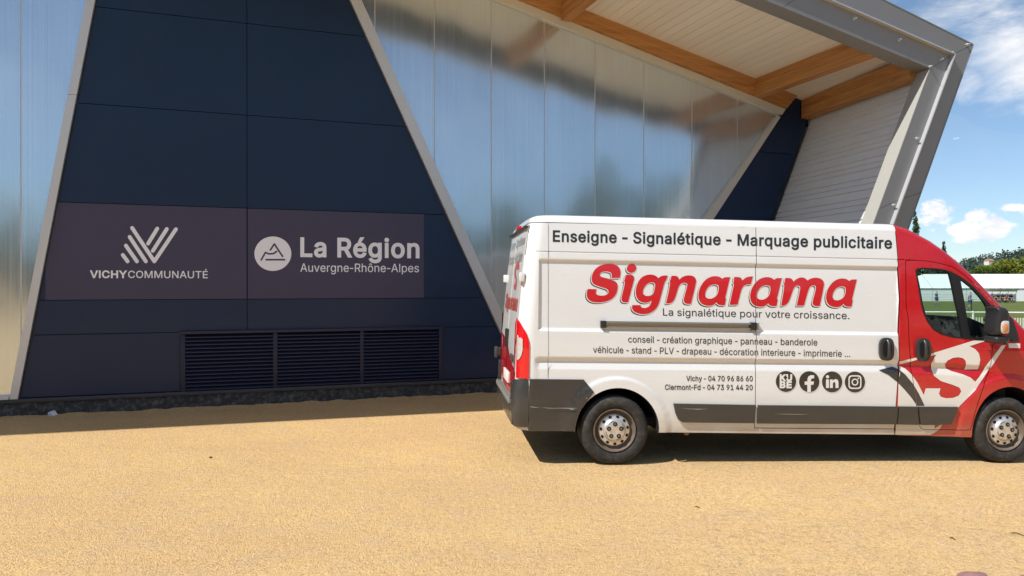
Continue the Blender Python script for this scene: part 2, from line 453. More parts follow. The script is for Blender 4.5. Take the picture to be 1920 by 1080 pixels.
class MB:
    """collects simple solids into one mesh"""
    def __init__(self):
        self.v, self.f = [], []

    def add(self, vs, fs):
        b = len(self.v)
        self.v += [tuple(v) for v in vs]
        self.f += [tuple(b + i for i in f) for f in fs]
        return self

    def box(self, x0, x1, y0, y1, z0, z1):
        return self.add([(x0, y0, z0), (x1, y0, z0), (x1, y1, z0), (x0, y1, z0), (x0, y0, z1), (x1, y0, z1), (x1, y1, z1), (x0, y1, z1)],
                        [(0, 3, 2, 1), (4, 5, 6, 7), (0, 1, 5, 4), (1, 2, 6, 5), (2, 3, 7, 6), (3, 0, 4, 7)])

    def prism(self, poly, y0, y1):
        """poly of (x,z), anticlockwise seen from -y, extruded from y0 (front) to y1 (back)"""
        n = len(poly)
        ar = sum(poly[i][0] * poly[(i + 1) % n][1] - poly[(i + 1) % n][0] * poly[i][1] for i in range(n))
        if ar < 0:
            poly = poly[::-1]
        vs = [(x, y0, z) for x, z in poly] + [(x, y1, z) for x, z in poly]
        fs = [tuple(range(n)), tuple(range(2 * n - 1, n - 1, -1))]
        fs += [(i, n + i, n + (i + 1) % n, (i + 1) % n) for i in range(n)]
        return self.add(vs, fs)

    def tube(self, pts, r, seg=10, cap=True):
        pts = [Vector(p) for p in pts]
        rr = r if hasattr(r, '__len__') else [r] * len(pts)
        vs, fs = [], []
        prev = None
        for i, p in enumerate(pts):
            d = (pts[min(i + 1, len(pts) - 1)] - pts[max(i - 1, 0)]).normalized()
            a = d.orthogonal().normalized() if prev is None else (prev - d * prev.dot(d)).normalized()
            prev = a
            b = d.cross(a)
            for k in range(seg):
                an = 2 * math.pi * k / seg
                vs.append(p + (a * math.cos(an) + b * math.sin(an)) * rr[i])
        for i in range(len(pts) - 1):
            for k in range(seg):
                k2 = (k + 1) % seg
                fs.append((i * seg + k, i * seg + k2, (i + 1) * seg + k2, (i + 1) * seg + k))
        if cap:
            fs.append(tuple(range(seg - 1, -1, -1)))
            fs.append(tuple((len(pts) - 1) * seg + k for k in range(seg)))
        return self.add(vs, fs)

    def lathe(self, prof, seg=48, axis='y', c=(0, 0, 0), cap=(True, True)):
        """prof of (radius, offset along axis)"""
        vs, fs = [], []
        for r, h in prof:
            for k in range(seg):
                an = 2 * math.pi * k / seg
                q = (r * math.cos(an), h, r * math.sin(an)) if axis == 'y' else (r * math.cos(an), r * math.sin(an), h)
                vs.append((q[0] + c[0], q[1] + c[1], q[2] + c[2]))
        for i in range(len(prof) - 1):
            for k in range(seg):
                k2 = (k + 1) % seg
                fs.append((i * seg + k, (i + 1) * seg + k, (i + 1) * seg + k2, i * seg + k2))
        if cap[0]:
            fs.append(tuple(range(seg)))
        if cap[1]:
            fs.append(tuple((len(prof) - 1) * seg + k for k in range(seg - 1, -1, -1)))
        return self.add(vs, fs)

    def build(self, name, mat, parent=None, smooth=False, angle=40, bevel=0.0, recalc=False):
        o = mesh(name, self.v, self.f, mat, parent, smooth, angle if smooth else None)
        if bevel or recalc:
            bm = bmesh.new()
            bm.from_mesh(o.data)
            if recalc:
                bmesh.ops.recalc_face_normals(bm, faces=bm.faces)
            if bevel:
                es = [e for e in bm.edges if len(e.link_faces) == 2 and e.calc_face_angle(0) > 0.5]
                bmesh.ops.bevel(bm, geom=es, offset=bevel, segments=2, affect='EDGES', profile=0.6)
                for f in bm.faces:
                    f.smooth = True
            bm.to_mesh(o.data)
            bm.free()
            if bevel:
                o.data.set_sharp_from_angle(angle=R(35))
        return o


# ------------------------------------------------------------------ measuring: photo pixel -> ray
RF = np.array([0, math.cos(PITCH), -math.sin(PITCH)])
RU = np.array([0, math.sin(PITCH), math.cos(PITCH)])
CE = np.array([0, 0, EYE])


def rays(px):
    px = np.asarray(px, float).reshape(-1, 2)
    return np.outer((px[:, 0] - 960) / FPX, [1, 0, 0]) + RF - np.outer((px[:, 1] - 540) / FPX, RU)


def gz(x, y):
    """height of the ground: level at the hall, falling 1 in 55 towards the pitch"""
    return -0.018 * min(max(x - 1.0, 0.0), 33.0)


def densify(poly, step):
    poly = [np.asarray(p, float) for p in poly]
    out = []
    for i, a in enumerate(poly):
        b = poly[(i + 1) % len(poly)]
        k = max(1, int(np.hypot(*(b - a)) / step))
        for j in range(k):
            out.append(a + (b - a) * j / k)
    return np.array(out)


def chaikin(poly, it=1, closed=True):
    p = [np.asarray(q, float) for q in poly]
    for _ in range(it):
        q = []
        n = len(p)
        for i in range(n if closed else n - 1):
            a, b = p[i], p[(i + 1) % n]
            q += [a * .75 + b * .25, a * .25 + b * .75]
        if not closed:
            q = [p[0]] + q + [p[-1]]
        p = q
    return np.array(p)


def winding(pts, loops):
    """winding number of each point about the loops"""
    wn = np.zeros(len(pts), int)
    x, y = pts[:, 0], pts[:, 1]
    for L in loops:
        a = np.asarray(L)
        b = np.roll(a, -1, axis=0)
        for (x0, y0), (x1, y1) in zip(a, b):
            if y0 == y1:
                continue
            cr = (x1 - x0) * (y - y0) - (x - x0) * (y1 - y0)
            if y0 < y1:
                wn += ((y >= y0) & (y < y1) & (cr > 0))
            else:
                wn -= ((y >= y1) & (y < y0) & (cr < 0))
    return wn


def tri(loops, inner=None, evenodd=False):
    """triangulate loops (nonzero or even-odd fill) with optional inner points -> (verts Nx2, tris ccw)"""
    vs, es = [], []
    for L in loops:
        b = len(vs)
        n = len(L)
        vs += [Vector((float(p[0]), float(p[1]))) for p in L]
        es += [(b + i, b + (i + 1) % n) for i in range(n)]
    if inner is not None:
        vs += [Vector((float(p[0]), float(p[1]))) for p in inner]
    v, e, f, *_ = delaunay_2d_cdt(vs, es, [], 0, 1e-7)
    v = np.array([(q[0], q[1]) for q in v])
    f = np.array(f)
    c = v[f].mean(axis=1)
    if evenodd:
        ins = np.zeros(len(c), int)
        for L in loops:
            ins += (winding(c, [L]) != 0)
        keep = ins % 2 == 1
    else:
        keep = winding(c, loops) != 0
    f = f[keep]
    a, b, d = v[f[:, 0]], v[f[:, 1]], v[f[:, 2]]
    cr = (b[:, 0] - a[:, 0]) * (d[:, 1] - a[:, 1]) - (b[:, 1] - a[:, 1]) * (d[:, 0] - a[:, 0])
    f = f[np.abs(cr) > 1e-12]
    cr = cr[np.abs(cr) > 1e-12]
    f[cr < 0] = f[cr < 0][:, ::-1]
    used = np.unique(f)
    mp = -np.ones(len(v), int)
    mp[used] = np.arange(len(used))
    return v[used], mp[f]


def offset_loop(L, d):
    """push a loop outwards (towards its right for ccw) by d"""
    L = np.asarray(L, float)
    a, b, c = np.roll(L, 1, 0), L, np.roll(L, -1, 0)
    e1, e2 = b - a, c - b
    e1 /= np.maximum(np.linalg.norm(e1, axis=1), 1e-9)[:, None]
    e2 /= np.maximum(np.linalg.norm(e2, axis=1), 1e-9)[:, None]
    n1 = np.stack([e1[:, 1], -e1[:, 0]], 1)
    n2 = np.stack([e2[:, 1], -e2[:, 0]], 1)
    n = n1 + n2
    ln = np.linalg.norm(n, axis=1)
    n = np.where(ln[:, None] > 0.3, n / np.maximum(ln, .3)[:, None] ** 2 * 2, n1)
    return L + n * d


def area(L):
    L = np.asarray(L)
    x, y = L[:, 0], L[:, 1]
    return 0.5 * np.sum(x * np.roll(y, -1) - np.roll(x, -1) * y)


GLYPH = json.loads(r'''{"-":[453,[[337,244,337,188,114,188,114,244]]],".":[188,[[95,-4,78,-1,63,9,53,24,50,41,53,59,63,73,78,83,95,87,113,83,128,73,138,59,141,41,138,24,128,9,113,-1]]],"0":[453,[[227,-7,174,1,130,24,95,62,69,113,57,155,50,202,48,254,50,306,57,353,69,395,95,447,130,484,174,508,227,516,279,508,323,484,358,447,384,395,396,353,403,306,405,254,403,202,396,155,384,113,359,62,323,24,279,1],[227,50,261,56,290,74,313,103,330,144,340,194,344,254,340,314,330,365,313,405,290,435,261,453,227,460,192,453,163,435,140,405,123,365,113,314,109,254,113,194,123,144,140,103,163,74,192,56]]],"1":[453,[[76,0,76,55,391,55,391,0],[276,509,276,0,212,0,212,448,209,448,86,358,86,427,198,509]]],"2":[453,[[64,0,64,47,234,229,282,282,311,327,320,371,317,397,308,419,293,436,273,449,224,460,196,457,172,447,153,433,139,413,130,390,127,362,66,362,71,405,86,442,111,473,143,496,182,511,225,516,268,511,306,497,337,474,361,445,376,411,381,372,371,318,336,259,267,180,153,60,153,57,389,57,389,0]]],"3":[453,[[218,-7,173,-3,133,10,98,30,70,57,52,91,44,132,109,132,115,107,126,87,144,71,165,59,219,50,275,61,297,74,315,93,325,116,329,145,326,172,316,196,299,217,275,234,242,244,201,248,157,248,157,299,288,448,288,452,70,452,70,509,372,509,372,461,211,278,211,289,264,288,308,276,344,253,371,222,387,186,393,145,387,103,370,66,344,36,309,12,266,-2]]],"4":[453,[[40,105,40,158,247,509,311,509,109,166,109,163,413,163,413,105],[282,0,282,121,282,146,282,318,343,318,343,0]]],"6":[453,[[226,-7,182,-1,142,15,109,40,84,74,69,115,64,162,68,199,80,239,137,340,252,509,322,509,151,261,145,261,165,288,196,307,235,314,278,309,316,295,346,271,370,240,384,201,389,157,384,112,368,73,343,39,310,14,271,-2],[226,48,254,52,279,63,299,79,314,101,324,128,327,157,324,187,314,213,299,235,279,251,254,262,226,265,198,262,174,252,153,235,138,214,128,188,125,158,128,128,138,102,153,79,174,63,198,52]]],"7":[453,[[97,0,323,448,323,452,62,452,62,509,391,509,391,449,165,0]]],"8":[453,[[226,-7,178,-2,136,11,101,33,74,62,57,96,52,135,55,166,65,195,81,220,101,241,125,256,153,265,153,267,119,282,93,308,76,342,70,380,75,417,90,450,114,477,146,498,184,511,226,516,269,511,306,498,337,477,361,450,377,417,382,380,376,342,359,308,333,282,300,267,300,265,327,256,351,241,372,220,387,195,397,166,401,135,395,96,378,62,352,33,317,11,275,-2],[226,49,258,52,285,60,307,74,323,91,333,113,337,139,333,165,322,189,305,208,283,223,256,232,226,235,196,232,169,223,147,208,130,189,119,165,115,139,119,113,129,91,145,74,167,60,195,52],[226,290,274,300,293,313,307,330,316,351,319,376,316,399,308,420,294,437,275,449,226,460,177,449,159,437,145,420,136,399,133,376,136,351,145,330,159,313,178,300]]],"9":[453,[[226,516,271,510,310,494,343,468,368,434,384,393,389,347,385,309,373,270,315,168,200,0,130,0,301,248,307,248,287,221,257,202,218,195,175,199,137,214,106,237,83,269,68,307,64,352,69,397,85,436,110,469,143,494,182,510],[226,460,199,457,174,446,154,429,138,407,129,381,125,352,129,322,138,295,154,274,174,257,199,247,226,243,254,247,279,257,299,273,314,295,324,321,327,350,324,381,314,407,299,429,279,446,254,457]]],"A":[480,[[16,0,201,509,276,509,463,0,395,0,287,302,264,372,232,478,245,478,213,371,191,302,85,0],[110,142,110,199,370,199,370,142]]],"B":[456,[[60,0,60,509,241,509,289,504,329,491,359,469,381,442,394,410,398,374,395,344,387,320,356,286,315,267,315,262,339,257,363,245,385,227,402,203,414,173,418,136,413,100,400,67,377,39,344,18,301,4,247,0],[125,57,245,57,296,63,330,80,349,105,355,137,352,161,342,184,327,203,306,218,279,228,248,231,125,231],[125,285,238,285,288,296,308,309,323,326,333,348,336,372,330,403,313,429,283,446,240,452,125,452]]],"C":[510,[[267,-7,225,-3,186,7,150,25,119,49,92,79,70,115,53,157,44,203,40,254,44,305,53,352,70,393,92,429,119,459,150,484,186,501,225,512,267,516,340,504,373,490,402,471,427,447,448,418,463,385,473,348,408,348,389,395,357,428,315,449,267,456,223,450,184,432,150,403,125,364,109,314,103,254,109,194,125,145,151,105,184,76,223,59,267,53,315,60,357,81,389,114,408,160,473,160,463,124,448,91,428,62,402,38,373,19,341,5,305,-4]]],"E":[419,[[60,0,60,509,372,509,372,452,125,452,125,286,355,286,355,229,125,229,125,57,375,57,375,0]]],"F":[410,[[60,0,60,509,369,509,369,452,125,452,125,278,346,278,346,221,125,221,125,0]]],"H":[517,[[60,0,60,509,125,509,125,289,392,289,392,509,457,509,457,0,392,0,392,232,125,232,125,0]]],"I":[300,[[31,0,31,57,118,57,118,452,31,452,31,509,269,509,269,452,183,452,183,57,269,57,269,0]]],"K":[467,[[104,145,104,216,139,261,174,303,212,344,364,509,448,509,231,276,228,276],[60,0,60,509,125,509,125,334,124,225,125,193,125,0],[372,0,188,259,228,309,449,0]]],"L":[393,[[60,0,60,509,125,509,125,57,361,57,361,0]]],"M":[628,[[60,0,60,509,152,509,277,187,287,159,299,123,311,84,322,49,307,49,318,83,330,121,342,158,352,187,476,509,568,509,568,0,504,0,504,291,504,327,505,369,506,413,507,457,513,457,498,409,482,363,467,322,456,291,342,0,286,0,170,291,159,321,145,361,129,408,112,457,119,457,120,416,121,372,122,328,122,291,122,0]]],"N":[523,[[60,0,60,509,136,509,343,183,363,151,388,107,414,55,405,54,401,108,399,157,399,195,399,509,463,509,463,0,387,0,202,290,177,331,148,381,108,452,119,454,122,384,124,328,125,291,125,0]]],"O":[533,[[267,-7,225,-3,186,7,150,25,119,49,92,79,70,115,53,157,44,203,40,254,44,305,53,352,70,393,92,429,119,459,150,484,186,501,225,512,267,516,309,512,348,501,384,484,415,459,442,429,464,393,480,352,490,305,493,254,490,203,480,157,464,115,442,79,415,49,384,25,348,7,309,-3],[267,53,310,59,349,76,383,105,408,144,425,194,430,254,425,314,408,365,383,404,349,433,310,450,267,456,223,450,184,433,151,404,125,364,109,314,103,254,109,194,125,144,151,105,184,76,223,59]]],"P":[445,[[60,0,60,509,235,509,289,503,332,487,366,462,390,430,404,391,409,348,404,304,390,265,366,233,332,207,289,191,235,186,109,186,109,242,233,242,269,246,297,256,318,272,333,294,342,319,344,348,342,376,333,402,318,423,297,439,268,449,232,452,125,452,125,0]]],"R":[449,[[60,0,60,509,236,509,290,504,333,489,367,465,390,433,405,395,409,352,405,309,390,271,367,240,333,217,289,203,236,198,96,198,96,255,234,255,269,258,298,267,319,281,334,300,342,324,345,352,342,380,334,405,319,425,298,440,269,449,233,452,125,452,125,0],[353,0,230,229,303,229,428,0]]],"S":[447,[[224,-9,172,-4,128,9,91,31,64,60,46,96,38,137,104,137,110,110,123,88,142,71,166,59,224,49,257,52,286,60,311,74,329,92,341,114,346,139,342,161,332,179,296,205,245,222,184,239,128,260,86,289,60,326,52,372,58,413,75,448,102,476,138,498,180,511,227,516,275,511,316,498,351,476,377,449,394,415,401,378,337,378,326,412,302,437,267,453,225,459,194,456,167,448,145,435,129,418,118,398,115,376,119,352,131,334,169,308,212,293,264,279,312,264,359,238,395,198,405,171,408,139,403,99,386,64,360,34,323,11,278,-4]]],"T":[449,[[32,452,32,509,417,509,417,452,257,452,257,0,193,0,193,452]]],"U":[517,[[259,-8,203,-2,154,15,114,43,85,80,66,124,60,173,60,509,124,509,124,178,128,144,141,113,160,87,187,68,220,56,259,52,298,56,331,68,357,87,377,113,389,144,393,178,393,509,457,509,457,173,451,124,433,80,403,43,363,15,315,-2]]],"V":[480,[[204,0,16,509,84,509,192,206,215,137,248,31,235,31,267,138,290,206,395,509,463,509,278,0]]],"Y":[472,[[203,0,203,208,16,509,91,509,192,344,222,292,250,230,224,230,251,293,280,344,381,509,455,509,268,208,268,0]]],"a":[389,[[160,-9,126,-5,94,5,68,22,48,45,35,73,30,108,34,138,43,161,58,179,78,193,125,211,178,220,234,227,265,235,273,243,276,255,276,257,267,297,240,322,196,331,149,322,118,301,100,274,41,291,57,322,79,346,104,364,133,375,194,384,239,379,286,360,306,343,322,320,333,290,337,251,337,0,277,0,277,52,272,52,252,25,215,1],[170,45,202,49,228,59,248,74,263,93,272,115,276,138,276,190,259,182,231,176,200,171,175,168,134,159,103,139,95,124,92,105,102,72,130,52]]],"b":[424,[[229,-8,198,-5,172,4,138,31,118,59,112,59,112,0,53,0,53,509,114,509,114,319,118,319,137,346,171,373,197,381,229,384,274,378,313,361,345,332,370,293,385,245,390,189,385,133,370,84,346,45,313,16,274,-2],[220,47,253,51,279,66,301,88,316,117,325,151,328,189,325,227,316,261,301,290,280,311,253,325,220,330,188,325,161,312,140,291,125,263,116,229,113,189,116,150,125,115,140,86,162,65,188,51]]],"c":[396,[[207,-8,159,-2,117,16,82,46,56,85,40,133,34,187,40,243,56,291,82,330,117,360,159,378,207,384,260,377,305,356,340,322,362,277,303,262,290,289,270,311,242,325,207,330,173,325,145,310,124,287,108,258,99,224,96,187,99,151,108,117,124,89,145,66,173,51,207,46,243,52,271,66,292,89,304,117,363,102,341,56,306,21,261,-1]]],"d":[424,[[195,-8,151,-2,111,16,79,45,55,84,39,133,34,189,39,245,55,293,79,332,112,361,151,378,196,384,228,381,253,373,287,346,306,319,311,319,311,509,372,509,372,0,313,0,313,59,307,59,287,31,252,4,227,-5],[205,47,236,51,263,65,284,86,299,115,309,150,312,189,309,229,300,263,284,291,263,312,237,325,205,330,172,325,145,311,124,290,108,261,99,227,96,189,99,151,109,117,124,88,145,66,172,51]]],"e":[404,[[212,-8,161,-2,117,16,82,46,56,85,40,132,34,187,39,242,55,290,81,329,115,359,157,378,205,384,266,374,294,361,319,341,341,315,357,282,368,242,371,194,371,169,75,169,75,221,338,221,310,202,307,237,298,269,283,294,263,314,237,326,205,330,173,326,146,313,125,294,109,270,99,241,96,211,96,178,100,139,110,106,128,80,151,61,179,50,212,46,254,53,285,73,306,105,365,91,353,63,335,39,311,19,283,4,249,-5]]],"f":[254,[[228,379,228,327,6,327,6,379],[81,0,81,432,84,461,96,486,113,505,135,519,187,530,222,527,243,521,227,468,215,472,195,474,171,470,154,460,145,443,142,419,142,0]]],"g":[425,[[207,-151,168,-148,134,-140,82,-110,51,-69,101,-41,122,-66,154,-88,207,-97,249,-92,282,-75,304,-47,311,-6,311,68,306,68,287,41,252,16,227,8,195,5,152,10,113,27,80,53,55,90,39,136,34,191,39,246,55,293,80,332,112,361,152,378,196,384,228,382,253,373,288,346,308,319,313,319,313,379,372,379,372,-9,367,-54,350,-90,324,-117,291,-136,251,-147],[205,59,237,63,264,75,285,95,300,121,309,154,312,193,309,231,300,264,285,291,264,312,237,325,205,330,172,325,145,312,124,290,109,262,99,229,96,193,99,155,109,123,124,96,145,76,172,63]]],"h":[410,[[114,227,114,0,53,0,53,509,114,509,114,287,102,287,124,332,152,362,187,379,227,384,264,380,295,369,321,349,341,321,353,285,357,240,357,0,296,0,296,235,290,275,273,304,246,323,210,329,184,326,161,317,141,303,126,283,117,257]]],"i":[167,[[53,0,53,379,114,379,114,0],[84,443,67,446,54,455,44,468,41,483,44,499,54,512,67,521,84,524,100,521,114,512,123,499,126,483,123,468,114,455,100,446]]],"l":[189,[[139,-2,101,3,74,20,58,47,53,84,53,509,114,509,114,99,120,62,130,54,146,52,160,53,170,54,181,3,162,-1]]],"m":[610,[[53,0,53,379,112,379,112,295,108,295,118,323,132,346,172,376,219,386,257,380,287,361,309,331,321,295,312,295,322,321,337,343,381,375,437,386,468,383,497,372,522,354,541,328,553,296,557,255,557,0,496,0,496,254,490,289,473,313,447,326,419,330,395,328,374,320,345,290,335,247,335,0,274,0,274,260,269,288,253,311,229,326,199,330,158,320,140,307,126,289,117,266,114,238,114,0]]],"n":[410,[[114,227,114,0,53,0,53,379,112,379,112,287,102,287,124,332,152,362,187,379,227,384,264,380,295,369,321,349,341,321,353,285,357,240,357,0,296,0,296,235,290,275,273,304,246,323,210,329,184,326,161,317,141,303,126,283,117,257]]],"o":[415,[[207,-8,159,-2,117,16,82,46,56,85,40,133,34,187,40,243,56,291,82,330,117,360,159,378,207,384,256,378,299,360,333,330,359,291,376,243,381,187,376,133,359,85,333,46,299,16,256,-2],[207,46,242,51,270,66,292,89,307,117,316,151,319,187,316,224,307,258,292,287,270,310,242,325,207,330,173,325,145,310,124,287,108,258,99,224,96,187,99,151,108,117,124,89,145,66,173,51]]],"p":[424,[[53,-143,53,379,112,379,112,319,118,319,137,346,171,373,197,381,229,384,274,378,313,361,345,332,370,293,385,245,390,189,385,133,370,84,346,45,313,16,274,-2,229,-8,198,-5,173,4,138,31,118,59,114,59,114,-143],[220,47,253,51,279,66,301,88,316,117,325,151,328,189,325,227,316,261,301,290,280,311,253,325,220,330,188,325,161,312,140,291,125,263,116,229,113,189,116,150,125,115,140,86,162,65,188,51]]],"q":[424,[[372,-143,311,-143,311,59,306,59,287,31,252,4,227,-5,195,-8,151,-2,111,16,79,45,55,84,39,133,34,189,39,245,55,293,79,332,112,361,151,378,196,384,228,381,253,373,287,346,307,319,313,319,313,379,372,379],[205,47,236,51,263,65,284,86,299,115,309,150,312,189,309,229,300,263,284,291,263,312,237,325,205,330,172,325,145,311,124,290,108,261,99,227,96,189,99,151,109,117,124,88,145,66,172,51]]],"r":[259,[[53,0,53,379,112,379,112,321,115,321,130,347,152,367,181,380,213,385,229,384,243,384,243,322,230,324,207,326,182,323,159,315,140,301,126,284,117,262,114,237,114,0]]],"s":[365,[[182,-8,145,-5,112,3,84,18,62,38,45,63,36,94,94,107,105,79,124,60,150,49,181,45,217,50,244,62,262,81,268,103,265,121,254,136,237,147,212,155,149,170,104,186,72,208,53,237,47,274,51,305,65,332,87,354,115,370,149,381,187,384,223,381,254,372,279,358,299,339,324,290,268,277,258,298,243,316,219,328,187,333,156,329,131,317,114,299,109,277,112,258,124,243,172,223,229,209,275,194,306,171,325,142,331,107,326,75,312,47,290,24,260,6,223,-5]]],"t":[227,[[204,379,204,327,6,327,6,379],[65,471,126,471,126,98,128,76,136,61,150,53,170,50,185,51,202,54,213,2,192,-3,168,-4,125,2,92,21,72,52,65,93]]],"u":[410,[[182,-5,146,-1,115,11,89,31,69,59,57,95,53,139,53,379,114,379,114,144,119,105,137,75,164,56,200,50,226,53,249,62,268,77,283,97,293,122,296,153,296,379,357,379,357,0,298,0,298,92,307,92,286,47,257,17,222,0]]],"v":[389,[[163,0,17,379,84,379,165,155,187,87,206,21,184,21,203,87,224,155,305,379,371,379,226,0]]],"y":[389,[[47,-139,61,-86,71,-87,104,-89,130,-74,151,-36,163,-1,17,379,84,379,165,155,187,87,206,21,184,21,202,87,224,155,305,379,371,379,204,-58,177,-107,139,-136,91,-145,65,-143]]],"É":[419,[[60,0,60,509,372,509,372,452,125,452,125,286,355,286,355,229,125,229,125,57,375,57,375,0],[191,558,239,659,307,659,241,558]]],"é":[404,[[212,-8,161,-2,117,16,82,46,56,85,40,132,34,187,39,242,55,290,81,329,115,359,157,378,205,384,266,374,294,361,319,341,341,315,357,282,368,242,371,194,371,169,75,169,75,221,338,221,310,202,307,237,298,269,283,294,263,314,237,326,205,330,173,326,146,313,125,294,109,270,99,241,96,211,96,178,100,139,110,106,128,80,151,61,179,50,212,46,254,53,285,73,306,105,365,91,353,63,335,39,311,19,283,4,249,-5],[177,429,225,529,293,529,227,429]]],"ô":[415,[[207,-8,159,-2,117,16,82,46,56,85,40,133,34,187,40,243,56,291,82,330,117,360,159,378,207,384,256,378,299,360,333,330,359,291,376,243,381,187,376,133,359,85,333,46,299,16,256,-2],[207,46,242,51,270,66,292,89,307,117,316,151,319,187,316,224,307,258,292,287,270,310,242,325,207,330,173,325,145,310,124,287,108,258,99,224,96,187,99,151,108,117,124,89,145,66,173,51],[158,435,98,435,98,438,178,529,236,529,317,438,317,435,256,435,207,495]]]," ":[188,[]]}''')
_i = GLYPH['i'][1]
_top = max(GLYPH['d'][1][k][j] for k in range(2) for j in range(1, len(GLYPH['d'][1][k]), 2))
_st = [L for L in _i if len(L) == 8][0]
_x0, _x1 = min(_st[0::2]), max(_st[0::2])
GLYPH['l'] = [GLYPH['i'][0], [[_x0, 0, _x1, 0, _x1, _top, _x0, _top]]]
_cap = max(GLYPH['H'][1][0][1::2])
_w = _x1 - _x0
GLYPH['-'] = [300, [[v - (76 if k % 2 == 0 else 0) for k, v in enumerate(L)] for L in GLYPH['-'][1]]]
GLYPH['I'] = [_w + 110, [[55, 0, 55 + _w, 0, 55 + _w, _cap, 55, _cap]]]



def glyph_loops(ch, bold=0.0):
    out = []
    for L in GLYPH[ch][1]:
        P = np.array(L, float).reshape(-1, 2)
        # drop doubled points
        P = P[np.linalg.norm(P - np.roll(P, 1, 0), axis=1) > 1.0]
        out.append(P)
    if not out:
        return out
    big = max(out, key=lambda q: abs(area(q)))
    sg = 1 if area(big) > 0 else -1
    if bold:
        out = [offset_loop(P, bold * sg) for P in out]
    return out


def text_px(s, p0, p1, cap, bold=0.0, shear=0.0):
    """letters of s as loops in photo pixels: left/right ends of the baseline p0,p1 and cap height"""
    adv, placed = 0.0, []
    first = True
    for ch in s:
        gl = glyph_loops(ch, bold)
        placed.append((adv, gl))
        adv += GLYPH[ch][0] + 2 * bold * 0.6
    xs0 = min(p[:, 0].min() + placed[0][0] for p in placed[0][1])
    k = len(placed) - 1
    xs1 = max(p[:, 0].max() + placed[k][0] for p in placed[k][1])
    p0, p1 = np.array(p0, float), np.array(p1, float)
    d = (p1 - p0) / (xs1 - xs0)
    res = []
    for a, gl in placed:
        if not gl:
            continue
        Ls = []
        for P in gl:
            u = P[:, 0] + a - xs0
            v = P[:, 1] * (cap / _cap)
            Ls.append(np.stack([p0[0] + d[0] * u + shear * v, p0[1] + d[1] * u - v], 1))
        res.append(Ls)
    return res


def circle(cx, cy, rx, ry=None, n=40):
    ry = ry or rx
    a = np.linspace(0, 2 * np.pi, n, endpoint=False)
    return np.stack([cx + rx * np.cos(a), cy + ry * np.sin(a)], 1)


def capsule(a, b, r, n=8):
    a, b = np.array(a, float), np.array(b, float)
    d = (b - a) / np.linalg.norm(b - a)
    t0 = math.atan2(d[1], d[0])
    A = [b + r * np.array([math.cos(t0 - math.pi / 2 + math.pi * k / n), math.sin(t0 - math.pi / 2 + math.pi * k / n)]) for k in range(n + 1)]
    B = [a + r * np.array([math.cos(t0 + math.pi / 2 + math.pi * k / n), math.sin(t0 + math.pi / 2 + math.pi * k / n)]) for k in range(n + 1)]
    return np.array(A + B)

# ================================================================== GROUND
def sheet(name, x0, x1, y0, y1, nx, ny, dz, mat):
    xs, ys = np.linspace(x0, x1, nx), np.linspace(y0, y1, ny)
    vs = [(x, y, gz(x, y) + dz) for y in ys for x in xs]
    fs = [(j * nx + i, j * nx + i + 1, (j + 1) * nx + i + 1, (j + 1) * nx + i) for j in range(ny - 1) for i in range(nx - 1)]
    o = mesh(name, vs, fs, mat, smooth=True)
    o['kind'] = 'structure'
    return o


xs = sorted(set([-2500, -1200, -400, -120, -40, -20] + list(np.linspace(-10, 40, 101)) + [60, 120, 300, 900, 2500]))
ys = sorted(set([-2500, -900, -300, -100, -30, -10] + list(np.linspace(-4, 32, 73)) + [50, 90, 200, 600, 1500, 3000]))
nx = len(xs)
rg = random.Random(4)
gv = [(x, y, gz(x, y)) for y in ys for x in xs]
gf = [(j * nx + i, j * nx + i + 1, (j + 1) * nx + i + 1, (j + 1) * nx + i) for j in range(len(ys) - 1) for i in range(nx - 1)]
tag(mesh('ground', gv, gf, 'sand', smooth=True), kind='structure')
sheet('pitch', 10, 700, 30.5, 700, 60, 3, 0.012, 'grass')
sheet('meadow', -260, 260, -260, -15, 30, 3, 0.012, 'grass')

# ================================================================== SPORTS HALL
YAW = R(20)
_g = rays([(465, 761)])[0]
FO = CE + _g * (-EYE / _g[2])
U3 = np.array([math.cos(YAW), math.sin(YAW), 0])
N3 = np.array([math.sin(YAW), -math.cos(YAW), 0])


def fpx(px, t=0.0):
    """photo pixels -> (s, z) on the facade plane t metres proud"""
    d = rays(px)
    k = ((FO + N3 * t - CE) @ N3) / (d @ N3)
    p = CE + d * k[:, None]
    return np.stack([(p - FO) @ U3, p[:, 2]], 1)


hall = empty('sports_hall', 'angular sports hall with navy panels, mirror-like glazing and a deep timber canopy', 'building', FO, YAW)


def clip(poly, a, b, c):
    """keep the part of poly where a*x+b*z<=c"""
    out = []
    n = len(poly)
    for i in range(n):
        p, q = poly[i], poly[(i + 1) % n]
        fp, fq = a * p[0] + b * p[1] - c, a * q[0] + b * q[1] - c
        if fp <= 0:
            out.append(p)
        if fp * fq < 0:
            k = fp / (fp - fq)
            out.append((p[0] + (q[0] - p[0]) * k, p[1] + (q[1] - p[1]) * k))
    return out


def line_sz(s0, z0, s1, z1):
    """a,b,c with a*s+b*z<=c on the left side (smaller s)"""
    a, b = (z1 - z0), -(s1 - s0)
    c = a * s0 + b * z0
    if a < 0:
        a, b, c = -a, -b, -c
    return a, b, c


